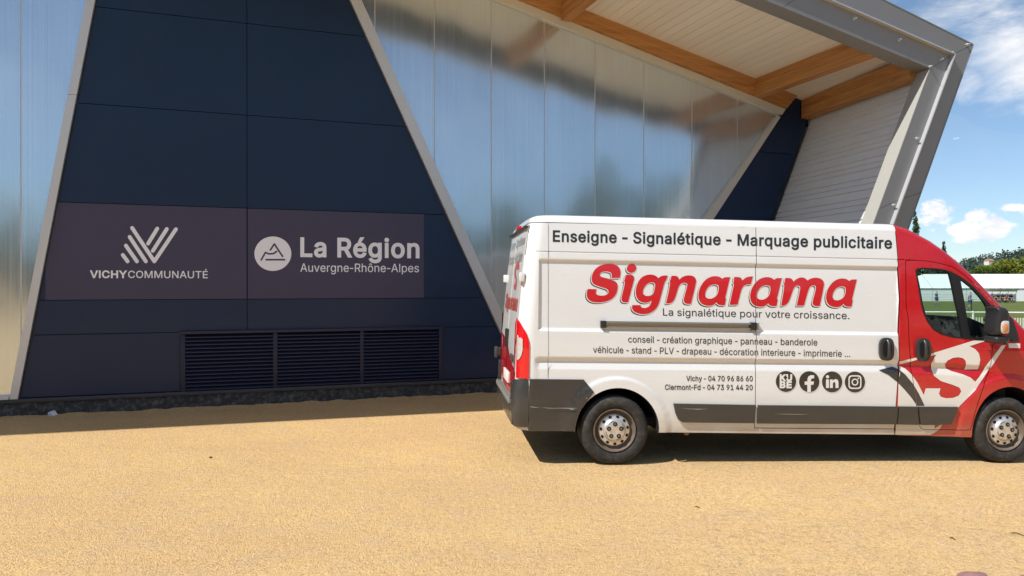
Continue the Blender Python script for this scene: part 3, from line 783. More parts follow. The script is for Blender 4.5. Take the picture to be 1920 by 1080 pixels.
roofz = lambda s: 6.37 - 0.2535 * (s - 4.05)          # underside of the wall beam = top of the glazing trim
soffz = lambda s: 5.50 - 0.2430 * (s - 8.71)          # soffit
SL, BACK = -16.0, 24.0
L_in = line_sz(-1.94, 5.6, -2.85, .24)                # dark block, left edge
L_out = line_sz(-2.05, 5.59, -2.945, .24)             # outer edge of its trim
R_in = line_sz(1.45, 6.03, 3.85, .96)
R_out = line_sz(1.61, 6.06, 4.01, .99)
G_in = line_sz(9.27, 4.88, 7.70, 2.98)                # right end of the glazing
G_out = line_sz(9.41, 4.98, 7.90, 2.98)
neg = lambda l: (-l[0], -l[1], -l[2])
# ---- navy cladding, one slab per panel
ROWS = [0.255, 1.08, 1.54, 2.85, 4.19, 5.51, 6.83, 8.15]
COLS = [-4.0, -0.01, 4.2]
G = 0.0045
MB().prism([(-3.0, .2), (4.2, .2), (-.1, 9.0), (-1.2, 9.0)], 0.045, 0.07).build('panel_backing', 'gap_black', hall)
for j in range(len(ROWS) - 1):
    for i in range(2):
        x0, x1, z0, z1 = COLS[i] + G, COLS[i + 1] - G, ROWS[j] + G, ROWS[j + 1] - G
        P = [(x0, z0), (x1, z0), (x1, z1), (x0, z1)]
        P = clip(clip(P, *neg((L_in[0], L_in[1], L_in[2] + .012 * math.hypot(*L_in[:2])))), *(R_in[0], R_in[1], R_in[2] - .012 * math.hypot(*R_in[:2])))
        if j == 0:                                     # the louvre takes the middle of the lowest row
            for Q in (clip(P, 1, 0, -0.90), clip(P, -1, 0, -2.895)):
                if len(Q) > 2:
                    MB().prism(Q, 0.0, 0.03).build('cladding_panel', 'navy_panel', hall)
            continue
        if len(P) > 2:
            MB().prism(P, 0.0, 0.03).build('cladding_panel', 'navy_panel', hall)


def band(name, A, B, z0, z1, t, mat, back=0.08):
    """slanted flat bar on the facade between two slanted lines"""
    big = [(-30, z0), (30, z0), (30, z1), (-30, z1)]
    return MB().prism(clip(clip(big, *neg(A)), *B), -t, back).build(name, mat, hall)


band('slanted_trim', L_out, L_in, .25, 4.28, .06, 'aluminium_trim')
band('slanted_trim', L_out, L_in, 4.285, 8.7, .06, 'aluminium_trim')
band('slanted_trim', R_in, R_out, .25, 6.6, .06, 'aluminium_trim')
# glazing of translucent sheets
gl_top = lambda s: roofz(s) - 0.125
topline = (0.2535, 1.0, 6.37 - 0.125 + 0.2535 * 4.05)
seams = [2.76 - 0.93 * k for k in range(0, 22)][::-1] + [3.70, 4.62, 5.545, 6.48, 7.45, 8.41, 9.4]
for a, b in zip(seams[:-1], seams[1:]):
    P = [(a + .003, .30), (b - .003, .30), (b - .003, 13), (a + .003, 13)]
    P = clip(P, *topline)
    Ql = clip(P, *L_out) if len(P) > 2 else []
    Qr = clip(clip(P, *neg(R_out)), *G_in) if len(P) > 2 else []
    for Q in (Ql, Qr):
        if len(Q) > 2:
            MB().prism(Q, 0.0, 0.04).build('glazing_sheet', 'polycarbonate', hall)
for a in seams[1:-1]:
    for test in (L_out, 'r'):
        P = [(a - .008, .28), (a + .008, .28), (a + .008, 13), (a - .008, 13)]
        P = clip(P, *topline)
        P = clip(P, *L_out) if test != 'r' else clip(clip(P, *neg(R_out)), *G_in)
        if len(P) > 2:
            MB().prism(P, -0.003, 0.02).build('glazing_joint', 'lip_steel', hall)
bk = clip(clip([(SL, .2), (9.6, .2), (9.6, 13), (SL, 13)], *topline), *G_out)
MB().prism(bk, 0.085, 0.11).build('inner_wall', 'interior_grey', hall)
P = [(-30, 0), (30, 0), (30, 14), (-30, 14)]
P = clip(clip(clip(P, *topline[:2], topline[2] + .125), -topline[0], -topline[1], -topline[2]), *G_out)
P = clip(P, -1, 0, -SL)
MB().prism(P, -0.07, 0.08).build('head_trim', 'cream_trim', hall)
band('slanted_trim', G_in, (G_out[0], G_out[1], G_out[2]), .25, 4.86, .068, 'cream_trim')
# studs under the head trim
# sill of the left glazing, base flashing, plinth
MB().prism([(-12, .25), (-2.95, .25), (-2.935, .30), (-12, .30)], -0.075, 0.05).build('glazing_sill', 'aluminium_trim', hall)
MB().box(SL, 7.95, -.045, .06, .195, .248).build('base_flashing', 'flashing', hall, bevel=.006)
MB().box(SL, 7.95, -.012, .3, -.6, .195).build('plinth', 'concrete_dark', hall)
# navy fin at the right end
fin = [(9.425, 5.01), (9.66, 5.27), (9.835, 5.225), (9.80, 4.90), (9.985, 4.86), (9.17, 3.0), (7.87, 0.0), (5.55, .25), (7.93, 2.99)]
fz = [0.0, 1.54, 2.85, 4.19, 6.0]
for z0, z1 in zip(fz[:-1], fz[1:]):
    P = clip(clip(fin, 0, -1, -z0 - G), 0, 1, z1 - G)
    if len(P) > 2:
        MB().prism(P, -0.004, 0.03).build('cladding_panel', 'navy_panel', hall)
MB().prism([(5.3, .2), (7.9, .0), (9.9, 4.8), (9.6, 5.1)], 0.045, 0.075).build('panel_backing', 'gap_black', hall)
MB().box(9.62, 10.03, .032, .1, 4.75, 5.27).build('panel_backing', 'gap_black', hall)
# ---- louvre
lv = empty('vent_louvre')
lv.parent = hall
MB().prism([(-.905, 1.055), (2.905, 1.055), (2.905, 1.095), (-.905, 1.095)], -0.075, 0.0).build('louvre_cap', 'navy_louvre', lv, bevel=.004)
for x0, x1 in ((-.895, -.83), (.345, .405), (1.60, 1.655), (2.825, 2.89)):
    MB().box(x0, x1, -.035, .05, .25, 1.053).build('louvre_post', 'navy_louvre', lv, bevel=.004)
for x0, x1 in ((-.828, .343), (.407, 1.598), (1.657, 2.823)):
    sl = MB()
    for k in range(15):
        z = .27 + k * .0525
        sl.add([(x0, -.026, z), (x1, -.026, z), (x1, .028, z + .042), (x0, .028, z + .042),
                (x0, -.026, z + .007), (x1, -.026, z + .007), (x1, .028, z + .049), (x0, .028, z + .049)],
               [(0, 3, 2, 1), (4, 5, 6, 7), (0, 1, 5, 4), (1, 2, 6, 5), (2, 3, 7, 6), (3, 0, 4, 7)])
        sl.box(x0, x1, -.030, -.026, z - .008, z + .007)
    sl.build('louvre_slats', 'navy_louvre', lv)
MB().box(-.9, 2.9, .042, .044, .25, 1.05).build('louvre_void', 'gap_black', lv)

# ---- timber: wall beam, rafters, soffit
TF = 2.72
TOE = 0.1263                                          # the side wall toes in towards the portal
                                             # back face of the portal
wb = [(SL, roofz(SL) + .002), (9.42, roofz(9.42) + .002), (9.66, soffz(9.66)), (9.4, soffz(9.4)), (SL, soffz(SL))]
MB().prism(wb, -0.11, 0.2).build('wall_beam', 'timber_beam', hall)
RS = [8.71 - 3.84 * k for k in range(0, 7)]
for s in RS:
    w_ = 0.155
    z0 = soffz(s) - .335
    b = MB()
    b.prism([(s, z0), (s + w_, z0 - .008), (s + w_, soffz(s + w_) - .001), (s, soffz(s) - .001)], -TF - .005, -0.112)
    b.build('rafter', 'timber_rafter', hall)
def toed(mb):
    mb.v = [(x + TOE * min(y, 0), y, z) for x, y, z in mb.v]
    return mb


toed(MB().prism([(9.842, 4.885), (9.995, 4.865), (10.13, 5.16), (9.842, 5.224)], -TF - .02, -0.006)).build('rafter', 'timber_rafter', hall)
# soffit boards: tongue-and-groove as real boards with open joints
sb = MB()
s = SL
bw = 0.155
while s < 10.12:
    e = min(s + bw - .007, 10.14)
    sb.prism([(s, soffz(s)), (e, soffz(e)), (e, soffz(e) + .02), (s, soffz(s) + .02)], -TF - .02, 0.0)
    s += bw
sb.build('soffit_boards', 'soffit_board', hall)
MB().prism([(SL, soffz(SL) + .045), (10.15, soffz(10.15) + .045), (10.5, soffz(10.15) + .22), (SL, soffz(SL) + .3)], -TF, BACK).build('roof_deck', 'roof_metal', hall)

# ---- leaning side wall of ribbed sheet: profile in (s,z), run along the depth
A0, A1 = np.array([7.87 - .13 + .09, -.3]), np.array([10.13 + .09, 5.22])
TS = TOE * TF
dv = (A1 - A0)
ln = np.linalg.norm(dv)
dv /= ln
nv = np.array([-dv[1], dv[0]])                         # towards the inside of the portal
prof = []
q, kk = 0.0, 0
while q < ln:
    hgt = .105 if kk % 3 else .16
    for a, h in ((0, 0.0), (hgt - .030, 0.0), (hgt - .022, -.022), (hgt - .008, -.022)):
        prof.append(A0 + dv * min(q + a, ln) + nv * h)
    q += hgt
    kk += 1
sv, sf = [], []
for p in prof:
    sv += [(p[0] - TS, -TF, p[1]), (p[0], 0, p[1])]
for i in range(len(prof) - 1):
    sf.append((2 * i, 2 * i + 1, 2 * i + 3, 2 * i + 2))
b0 = len(sv)
for p in (prof[0], prof[-1]):
    p2 = p - nv * .22
    sv += [(p2[0] - TS, -TF, p2[1]), (p2[0], 0, p2[1]), (p2[0], BACK, p2[1])]
sf += [(b0, b0 + 3, b0 + 4, b0 + 1), (b0 + 1, b0 + 4, b0 + 5, b0 + 2)]
mesh('side_wall', sv, sf, 'siding_white', hall)
MB().box(SL - .3, SL, -.0, BACK, -.5, 11.4).build('end_wall', 'navy_panel', hall)
MB().prism([(SL, -.5), (7.6, -.5), (10.1, 5.2), (SL, soffz(SL))], BACK - .2, BACK).build('back_wall', 'navy_panel', hall)

# ---- portal frame (metal clad): inner half, outer half set back, drip lip between, cream reveal
I0, I1, I2 = (SL, 5.643 + .2126 * (6.642 - SL)), (9.652, 5.003), (7.20, -.30)      # inner edge: left, corner, foot
O0, O1, O2 = (SL, 5.914 + .2564 * (8.757 - SL)), (10.543, 5.456), (7.915, -.30)    # outer edge
M0, M1, M2 = (SL, 5.776 + .2186 * (7.683 - SL)), (10.094, 5.249), (7.504, -.30)    # lip line
T1 = 3.0


def lerp2(a, b, k):
    return (a[0] + (b[0] - a[0]) * k, a[1] + (b[1] - a[1]) * k)


def shrink(P, g):
    P = np.array(P, float)
    if area(P) < 0:
        P = P[::-1]
    return [tuple(v) for v in offset_loop(P, -g)]


portal = empty('portal_frame')
portal.parent = hall
MB().prism([(I0[0], I0[1] + .03), (I1[0] + .05, I1[1] + .03), M1, O1, O0], -T1 + .03, -TF).build('frame_core', 'gap_black', portal)
MB().prism([(I1[0] + .06, I1[1]), (I2[0] + .06, I2[1]), O2, O1], -T1 + .03, -TF).build('frame_core', 'gap_black', portal)
for (a, b, c, d, t) in ((I0, I1, M1, M0, T1), (M0, M1, O1, O0, T1 - .012)):
    cuts = [0, .2, .4, .6, .798, .8945, 1] if t == T1 else [0, .25, .5, .75, 1]
    for k0, k1 in zip(cuts[:-1], cuts[1:]):
        MB().prism(shrink([lerp2(a, b, k0), lerp2(a, b, k1), lerp2(d, c, k1), lerp2(d, c, k0)], .0025), -t, -T1 + .04).build('cladding_sheet', 'grey_cladding', portal)
for (a, b, c, d, t) in ((I1, I2, M2, M1, T1), (M1, M2, O2, O1, T1 - .012)):
    for k0, k1 in ((0, .405), (.405, 1)):
        MB().prism(shrink([lerp2(a, b, k0), lerp2(a, b, k1), lerp2(d, c, k1), lerp2(d, c, k0)], .0025), -t, -T1 + .04).build('cladding_sheet', 'grey_cladding', portal)


def strip(name, a, b, wd, t0, t1, mat):
    a, b = np.array(a), np.array(b)
    d = (b - a) / np.linalg.norm(b - a)
    n = np.array([-d[1], d[0]]) * wd / 2
    MB().prism([tuple(a - n), tuple(b - n), tuple(b + n), tuple(a + n)], -t1, -t0).build(name, mat, portal)


strip('drip_lip', M0, M1, .018, T1 - .02, T1 + .065, 'lip_steel')
strip('drip_lip', M1, M2, .018, T1 - .02, T1 + .065, 'lip_steel')
# reveals (inner return) and outer skin
MB().prism([I0, I1, lerp2(I1, O1, .03), (I0[0], I0[1] + .02)], -T1 + .002, -TF + .002).build('soffit_return', 'grey_cladding', portal)
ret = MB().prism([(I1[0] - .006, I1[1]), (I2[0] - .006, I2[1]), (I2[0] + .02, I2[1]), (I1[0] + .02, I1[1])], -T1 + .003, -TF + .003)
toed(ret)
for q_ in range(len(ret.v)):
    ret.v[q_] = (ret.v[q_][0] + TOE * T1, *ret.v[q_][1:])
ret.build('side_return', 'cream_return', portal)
strip('outer_edge', (O0[0], O0[1] + .008), (O1[0], O1[1] + .008), .016, TF, T1 - .008, 'grey_cladding')
strip('outer_edge', (O1[0] + .008, O1[1]), (O2[0] + .008, O2[1]), .016, TF, T1 - .008, 'grey_cladding')
bolts = fpx([(1600.5, 35.5), (1684.8, 75), (1763.5, 111.5), (1782.5, 98.5), (1813, 83.5), (1743, 125), (1717.5, 259.5), (1674, 384.5)], T1)
for s, z in bolts:
    MB().lathe([(.011, -T1 - .05), (.013, -T1 - .012), (.022, -T1 - .010), (.022, -T1 + .01)], 12, 'y', (s, 0, z)).build('cladding_bolt', 'lip_steel', portal, recalc=True)
# ---- wall stickers (two vinyl sheets with lettering)
def facade_decal(name, groups, mat, parent, t, evenodd=False):
    """groups: list of loop lists in photo pixels; laid on the facade"""
    V, Fc = [], []
    for Ls in groups:
        S = [fpx(L, t) for L in Ls]
        v, f = tri(S, evenodd=evenodd)
        b = len(V)
        V += [(x, -t, z) for x, z in v]
        Fc += [tuple(int(i) + b for i in q) for q in f]
    return mesh(name, V, Fc, mat, parent)


def fix(o, parent_obj):
    o.location = FO
    o.rotation_euler = (0, 0, YAW)
    return o


def slab_sz(name, P, t, mat, parent=None):
    o = MB().prism(P, -t, -.0012).build(name, mat, parent)
    return o


sg1 = clip([(-2.54, ROWS[2] + G), (-.018, ROWS[2] + G), (-.018, ROWS[3] - G), (-2.54, ROWS[3] - G)], *neg((L_in[0], L_in[1], L_in[2] + .014 * math.hypot(*L_in[:2]))))
s1 = fix(slab_sz('wall_sign', sg1, .0025, 'sticker_plum'), hall)
tag(s1, 'plum wall sign with white slanted bars above VICHYCOMMUNAUTÉ, left of the panel joint', 'sign', 'logo signs on the navy wall')
s2 = fix(slab_sz('wall_sign', [(.0, ROWS[2] + G), (2.59, ROWS[2] + G), (2.59, ROWS[3] - G), (.0, ROWS[3] - G)], .0025, 'sticker_plum'), hall)
tag(s2, 'plum wall sign with round white emblem reading La Région Auvergne-Rhône-Alpes', 'sign', 'logo signs on the navy wall')
z2 = lambda x, y: (x / 2.571, 380 + y / 2.571)
z3 = lambda x, y: (440 + x / 2.571, 380 + y / 2.571)
bars = []
for a, b in (((637, 122), (744, 283)), ((744, 283), (848, 128)), ((625, 165), (703, 283)), ((607, 207), (660, 283)), ((592, 252), (615, 283)), ((758, 125), (714, 197)), ((804, 127), (737, 232))):
    bars.append([capsule(z2(*a), z2(*b), 3.6)])
# the big V is two bars welded: keep the second a hair behind the first
facade_decal('chevron_emblem', bars[:1] + bars[2:], 'sticker_white', s1, .0045)
facade_decal('chevron_emblem', bars[1:2], 'sticker_white', s1, .0041)
facade_decal('lettering', text_px('VICHY', (168.4, 520.8), (238.6, 521), 13.2, bold=26), 'sticker_white', s1, .0045)
facade_decal('lettering', text_px('COMMUNAUTÉ', (240.2, 521.0), (389.7, 521.6), 13.2, bold=7), 'sticker_white', s1, .0045)
facade_decal('round_emblem', [[circle(511.6, 475.7, 34.6, 32.3, 64)]], 'sticker_white', s2, .0045)
mk = []
for pl in ([(128, 276), (148, 240), (165, 247), (188, 245), (202, 235)], [(172, 228), (191, 199), (231, 259)], [(152, 275), (240, 275)]):
    for a, b in zip(pl[:-1], pl[1:]):
        mk.append([capsule(z3(*a), z3(*b), 1.55)])
for k, g in enumerate(mk):
    facade_decal('emblem_line', [g], 'sticker_plum', s2, .0058 + .0002 * k)
facade_decal('lettering', text_px('La Région', (563.0, 480.4), (786.6, 482.9), 34.0, bold=24), 'sticker_white', s2, .0045)
facade_decal('lettering', text_px('Auvergne-Rhône-Alpes', (563.0, 509.4), (785.6, 510.4), 15.6, bold=3), 'sticker_white', s2, .0045)

# sand drifted against the plinth
rd_ = np.random.default_rng(5)
sx_ = np.arange(SL, 7.9, .04)
hz = np.convolve(rd_.random(len(sx_)), np.ones(5) / 5, 'same') * .05 + np.convolve(rd_.random(len(sx_)), np.ones(40) / 40, 'same') * .03 - .018
dv_, df_ = [], []
for a_, h_ in zip(sx_, hz):
    dv_ += [(a_, -.011, h_), (a_, -.06 - h_, h_ * .55), (a_, -.16 - 2 * h_, -.004)]
for i in range(len(sx_) - 1):
    for j in range(2):
        df_.append((3 * i + j, 3 * i + j + 1, 3 * i + j + 4, 3 * i + j + 3))
dr = fix(mesh('sand_drift', dv_, df_, 'sand', smooth=True), hall)
dr['kind'] = 'structure'

# crumpled paper at the foot of the wall, twigs and stones on the sand
def gpt(x, y):
    d = rays([(x, y)])[0]
    p = CE + d * (-EYE / d[2])
    for _ in range(4):
        p = CE + d * ((gz(p[0], p[1]) - EYE) / d[2])
    return p


rr = random.Random(3)
p = gpt(97, 780.5)
pv = [(-.055, 0, 0), (.045, -.03, .0), (.075, .02, .012), (-.02, .05, .06), (.03, .015, .075), (-.07, .02, .05), (0, -.035, .045)]
o = mesh('crumpled_paper', pv, [(0, 1, 6), (1, 2, 4), (1, 4, 6), (0, 6, 5), (5, 6, 4), (5, 4, 3), (2, 3, 4)], 'paper')
o.location = p + np.array([0, 0, .002])
tag(o, 'small scrap of crumpled white paper at the foot of the dark plinth', 'litter')
for nm, a, b, lb in (('dry_twig', (1781, 1009), (1791, 1013), 'short bent dry twig on the sand, left of a longer one'),
                     ('dry_twig', (1896, 1000), (1922, 1006), 'long thin dry twig on the sand at the right edge'),
                     ('dry_twig', (1303, 951), (1312, 953), 'tiny dark twig on the sand below the van sill')):
    pa, pb = gpt(*a), gpt(*b)
    t_ = MB().tube([pa + [0, 0, .004], (pa * .6 + pb * .4) + [0, 0, .012], pb + [0, 0, .004]], [.003, .0045, .003], 6)
    tag(t_.build(nm, 'twig_brown'), lb, 'twig', 'twigs on the sand')
p = gpt(395, 859)
o = MB().lathe([(.004, 0), (.015, .003), (.018, .008), (.011, .015), (.003, .018)], 9, 'z').build('dark_pebble', 'twig_brown', smooth=True)
o.location = p
tag(o, 'lone dark pebble on the sand below the louvre', 'pebble')

# ================================================================== VAN
PSI, TILT = R(5.5), R(1.03)
VM = Matrix.Rotation(PSI, 4, 'Z') @ Matrix.Rotation(TILT, 4, 'Y')
VF = np.array(VM.col[0][:3])
VL = np.array(VM.col[1][:3])
VZ = np.array(VM.col[2][:3])
VC = np.array([.9866, 7.348, 0]) + np.array([-math.sin(PSI), math.cos(PSI), 0]) * 1.0
van = empty('delivery_van', 'white and red delivery van with red sign-maker lettering parked on the sand', 'van', VC)
van.rotation_euler = VM.to_euler()

Z_BELT, Z_RT, Z_RB, Z_SW = 2.048, 1.975, 1.296, 1.037
WB = 4.04


def s_rear(z):
    return np.interp(z, [.3, 1.15, 1.9, 2.41], [-.965, -.960, -.905, -.845])


def sstep(x):
    x = np.clip(x, 0, 1)
    return x * x * (3 - 2 * x)


def side(s, z):
    """half width of the body at s along the van, z above ground"""
    s, z = np.asarray(s, float), np.asarray(z, float)
    n = 1.0 - .065 * np.clip((z - 1.0) / 1.35, 0, 2) ** 2 - .03 * np.clip((.55 - z) / .3, 0, 1) ** 2
    # corner towards the rear doors
    r = .150
    d = np.clip((s_rear(z) + r - s) / r, 0, 1)
    n = n - r * (1 - np.sqrt(np.maximum(1 - d * d, 0)))
    # nose
    n = n - .30 * np.clip((s - 3.75) / 1.25, 0, 1.3) ** 2.6
    n = n - .10 * np.clip((z - 1.15) / .9, 0, 1.2) * sstep((s - 3.2) / 1.2)
    cargo = sstep((s + .765) / .018) * sstep((2.885 - s) / .018)
    # pressed panel under the belt line
    rec = np.minimum(sstep((Z_RT - z) / .020), sstep((z - Z_RB + .012) / .034)) * cargo
    n = n - .020 * rec
    # belt step
    n = n - .010 * np.maximum(0, 1 - np.abs(z - Z_BELT) / .007) * sstep((s + .80) / .02) * sstep((3.05 - s) / .05)
    # swage: overhang above, slope returning below; runs on into the door and fades
    zs = Z_SW - .05 * np.clip((s - 2.8) / 1.0, 0, 1)
    fade = sstep((s + .80) / .06) * (1 - sstep((s - 3.65) / .35))
    vg = np.where(z > zs, 0, np.where(z > zs - .040, (zs - z) / .040, np.where(z > zs - .115, 1 - (zs - .040 - z) / .075 * .75, .25)))
    vg = np.where(z < zs - .115, .25 - .25 * np.clip((zs - .115 - z) / .25, 0, 1), vg)
    n = n - .026 * vg * fade
    # flares round the arches
    for cx, cz, r0, r1 in ((0.015, .33, .43, .53), (WB + .03, .34, .455, .56)):
        rad = np.hypot(s - cx, z - cz)
        n = n + .014 * sstep((r1 - rad) / .03) * (z > .2)
    return n


def to_van(px, off=0.0):
    """photo pixels -> (s, z) on the van's near side, off metres proud of it"""
    d = rays(px)
    dl, df, dz = d @ VL, d @ VF, d @ VZ
    c = CE - VC
    cl, cf, cz = c @ VL, c @ VF, c @ VZ
    n = np.full(len(d), 1.0 + off)
    for _ in range(6):
        k = (-n - cl) / dl
        s, z = cf + k * df, cz + k * dz
        n = side(s, z) + off
    return np.stack([s, z], 1)


FEAT = np.array([Z_BELT - .007, Z_BELT, Z_BELT + .007, Z_RT + .001, Z_RT - .005, Z_RT - .010, Z_RT - .015, Z_RT - .021, Z_RB + .024, Z_RB + .016, Z_RB + .008, Z_RB, Z_RB - .008, Z_RB - .013, Z_SW, Z_SW - .020, Z_SW - .040, Z_SW - .06, Z_SW - .115])


def skin(name, loops, mat, parent, off=0.0, ds=.05, dz=.014, thick=0.0, evenodd=True, mirror=False, smooth=True, seg=.03, plain=False, ang=35):
    """panel on the body side from (s,z) loops; follows the pressed shape"""
    Ls = [densify(L, seg) for L in loops]
    al = np.concatenate(Ls)
    inner = None
    if ds:
        gx = np.arange(al[:, 0].min() + ds / 2, al[:, 0].max(), ds)
        gy = np.arange(al[:, 1].min() + dz / 2, al[:, 1].max(), dz)
        if dz < .03:
            ft = FEAT[(FEAT > al[:, 1].min()) & (FEAT < al[:, 1].max())]
            if len(ft):
                gy = gy[np.abs(gy[:, None] - ft[None, :]).min(axis=1) > .004]
                gy = np.sort(np.concatenate([gy, ft]))
            fx = np.array([-.80, -.783, -.765, -.756, -.747, -.738, 2.867, 2.876, 2.885])
            fx = fx[(fx > al[:, 0].min()) & (fx < al[:, 0].max())]
            gx = np.sort(np.concatenate([gx, fx]))
        g = np.array([(x, y) for x in gx for y in gy])
        if len(g):
            keep = winding(g, Ls) != 0 if not evenodd else sum((winding(g, [L]) != 0).astype(int) for L in Ls) % 2 == 1
            g = g[keep]
            if len(g):
                m = np.ones(len(g), bool)
                for c0 in range(0, len(al), 64):
                    q = al[c0:c0 + 64]
                    dd = np.abs(g[:, None, 0] - q[None, :, 0]) / ds + np.abs(g[:, None, 1] - q[None, :, 1]) / dz
                    m &= dd.min(axis=1) > .55
                inner = g[m]
    v, f = tri(Ls, inner, evenodd)
    n = side(v[:, 0], v[:, 1]) + off
    V = np.stack([v[:, 0], -n, v[:, 1]], 1)
    F = [tuple(q) for q in f]
    if thick:
        from collections import Counter
        ed = {}
        for a, b, c in f:
            for e in ((a, b), (b, c), (c, a)):
                ed[e] = 1
        b0 = len(V)
        V2 = V.copy()
        V2[:, 1] += thick
        V = np.concatenate([V, V2])
        for (a, b) in ed:
            if (b, a) not in ed:
                F.append((b, a, a + b0, b + b0))
    if mirror:
        V = V * np.array([1, -1, 1])
        F = [q[::-1] for q in F]
    return mesh(name, V, F, mat, parent, smooth, ang if smooth else None)


def pxl(*p):
    return to_van(p)


def zl(sc, ox, oy):
    return lambda *pts: to_van([(ox + x / sc, oy + y / sc) for x, y in pts])


r5 = zl(4.1538, 1660, 380)
l4 = zl(4.5, 1620, 600)
l2 = lambda pts: [(1080 + x / 6.75, 480 + y / 6.75) for x, y in pts]
l3 = lambda pts: [(1340 + x / 6.75, 480 + y / 6.75) for x, y in pts]

# ---- outlines on the side
roof_line = pxl((1000, 416.5), (1100, 418.8), (1200, 421), (1300, 423.3), (1417.5, 426))
ARC_R = np.array([(.022 + .413 * math.cos(a) * (1 if math.cos(a) > 0 else 1.0), .33 + .418 * math.sin(a)) for a in np.linspace(math.pi * 1.01, -.01 * math.pi, 30)])
ARC_F = np.array([(WB + .035 + .40 * math.cos(a), .34 + .44 * math.sin(a)) for a in np.linspace(math.pi * 1.04, -.04 * math.pi, 30)])
zr = np.linspace(.35, 2.325, 24)
rear_edge = [(float(s_rear(z)), z) for z in zr]
sx0 = pxl((1417.3, 470))[0][0]
sx1 = sx0 + .006
Zroof = float(roof_line[-1][1])
bfront = pxl((1678.5, 434), (1682.5, 487), (1684.2, 560), (1684.6, 630), (1683.5, 690), (1680, 755), (1677, 803))
bfront[:, 0] -= .002
quarter = list(rear_edge) + [(sx0, Zroof)] + [(sx0, .355)] + [(bfront[-1][0], .345)] + [(bfront[-1][0] + .01, .29)] + [tuple(pxl((1231, 811))[0])] + [tuple(p) for p in ARC_R[::-1]] + [(-.40, .335), (-.90, .335)]
slide = [(sx1, .362), (bfront[-1][0] - .003, .352)] + [tuple(p) for p in bfront[::-1][1:]] + [(bfront[0][0], Zroof), (sx1, Zroof)]

SIL = [(1677, 434.2), (1701, 440), (1719, 449), (1744, 462), (1769, 479), (1793, 498), (1818, 520.5), (1843, 545.5), (1867, 570), (1887, 589), (1906, 606.5), (1922, 622)]
sil = to_van(SIL)
sil[0] = (bfront[0][0] + .004, Zroof)
tail = np.array([(4.30, 1.205), (4.45, 1.165), (4.62, 1.105), (4.78, 1.03), (4.90, .93), (4.965, .80), (4.985, .62), (4.97, .36), (4.93, .27)])
edge_line = np.concatenate([sil, tail])
door_out = list(r5((158, 452), (205, 450), (250, 449), (330, 455), (400, 467), (470, 484), (520, 500), (570, 528), (620, 566), (700, 641), (800, 741), (868, 803), (905, 850), (925, 900), (920, 1000))) + \
    list(l4((1085, 215), (1075, 330), (1050, 440), (1010, 560), (965, 690), (935, 790), (912, 880), (898, 926), (850, 929), (500, 925), (478, 912), (462, 880), (450, 800), (430, 640), (408, 480), (392, 330), (380, 180), (374, 0))) + list(r5((162, 800), (160, 600)))
door_out = np.array(door_out)
win_blk = r5((234, 535), (238, 520), (250, 511), (300, 506), (400, 511), (470, 522), (515, 537), (560, 561), (620, 598), (700, 664), (770, 738), (812, 785), (822, 800), (828, 1076), (740, 1072), (620, 1062), (520, 1051), (430, 1025), (370, 988), (326, 930), (298, 870), (278, 800), (255, 660))
glass1 = r5((246, 545), (249, 533), (262, 525), (300, 520), (400, 524), (470, 534), (492, 545), (500, 560), (520, 640), (545, 760), (575, 890), (604, 1049), (520, 1038), (445, 1013), (385, 976), (342, 920), (312, 860), (292, 790), (268, 650))
glass2 = r5((583, 598), (610, 615), (680, 672), (735, 733), (775, 785), (795, 830), (803, 900), (801, 990), (785, 1045), (730, 1052), (645, 1045), (636, 900), (615, 770))
win_hole = r5((240, 540), (246, 526), (300, 513), (400, 518), (475, 529), (520, 545), (570, 576), (620, 608), (700, 675), (765, 740), (810, 800), (815, 900), (813, 1060), (740, 1064), (620, 1054), (520, 1044), (435, 1019), (375, 980), (334, 925), (304, 865), (284, 795), (260, 655))
# door gap -> frame loop slightly outside, door loop slightly inside
d_ccw = door_out if area(door_out) > 0 else door_out[::-1]
door_in = offset_loop(densify(d_ccw, .06), -.003)
frame_hole = offset_loop(densify(d_ccw, .06), .003)
cabframe = np.concatenate([bfront[::-1] + np.array([.007, 0]), edge_line, [(4.45, .30)], ARC_F[::-1], [tuple(pxl((1821, 820))[0])], [tuple(pxl((1683, 816))[0] + np.array([.006, 0]))]])

body = skin('body_side', [quarter], 'van_white', van, ds=.03)
skin('roof_joint', [[(-.82, 2.318), (2.86, 2.318), (2.86, 2.342), (-.82, 2.342)]], 'cavity_black', van, off=-.012, ds=.1, dz=.1)
skin('sliding_door', [slide], 'van_white', van, ds=.03)
skin('cab_frame', [cabframe, frame_hole], 'van_red', van, ds=.025)
cdoor = skin('cab_door', [door_in, win_hole], 'van_red', van, ds=.025)
# dark shell behind the shut lines
shell = [quarter[0]] + [tuple(p) for p in rear_edge] + [(sx0, Zroof)] + [tuple(p) for p in edge_line[1:]] + [(4.45, .31)] + [tuple(p) for p in ARC_F[::-1]] + [(3.6, .29), (.44, .33)] + [tuple(p) for p in ARC_R[::-1]] + [(-.9, .345)]
skin('inner_shell', [shell[1:], win_hole], 'cavity_black', van, off=-.022, ds=.1, dz=.1)
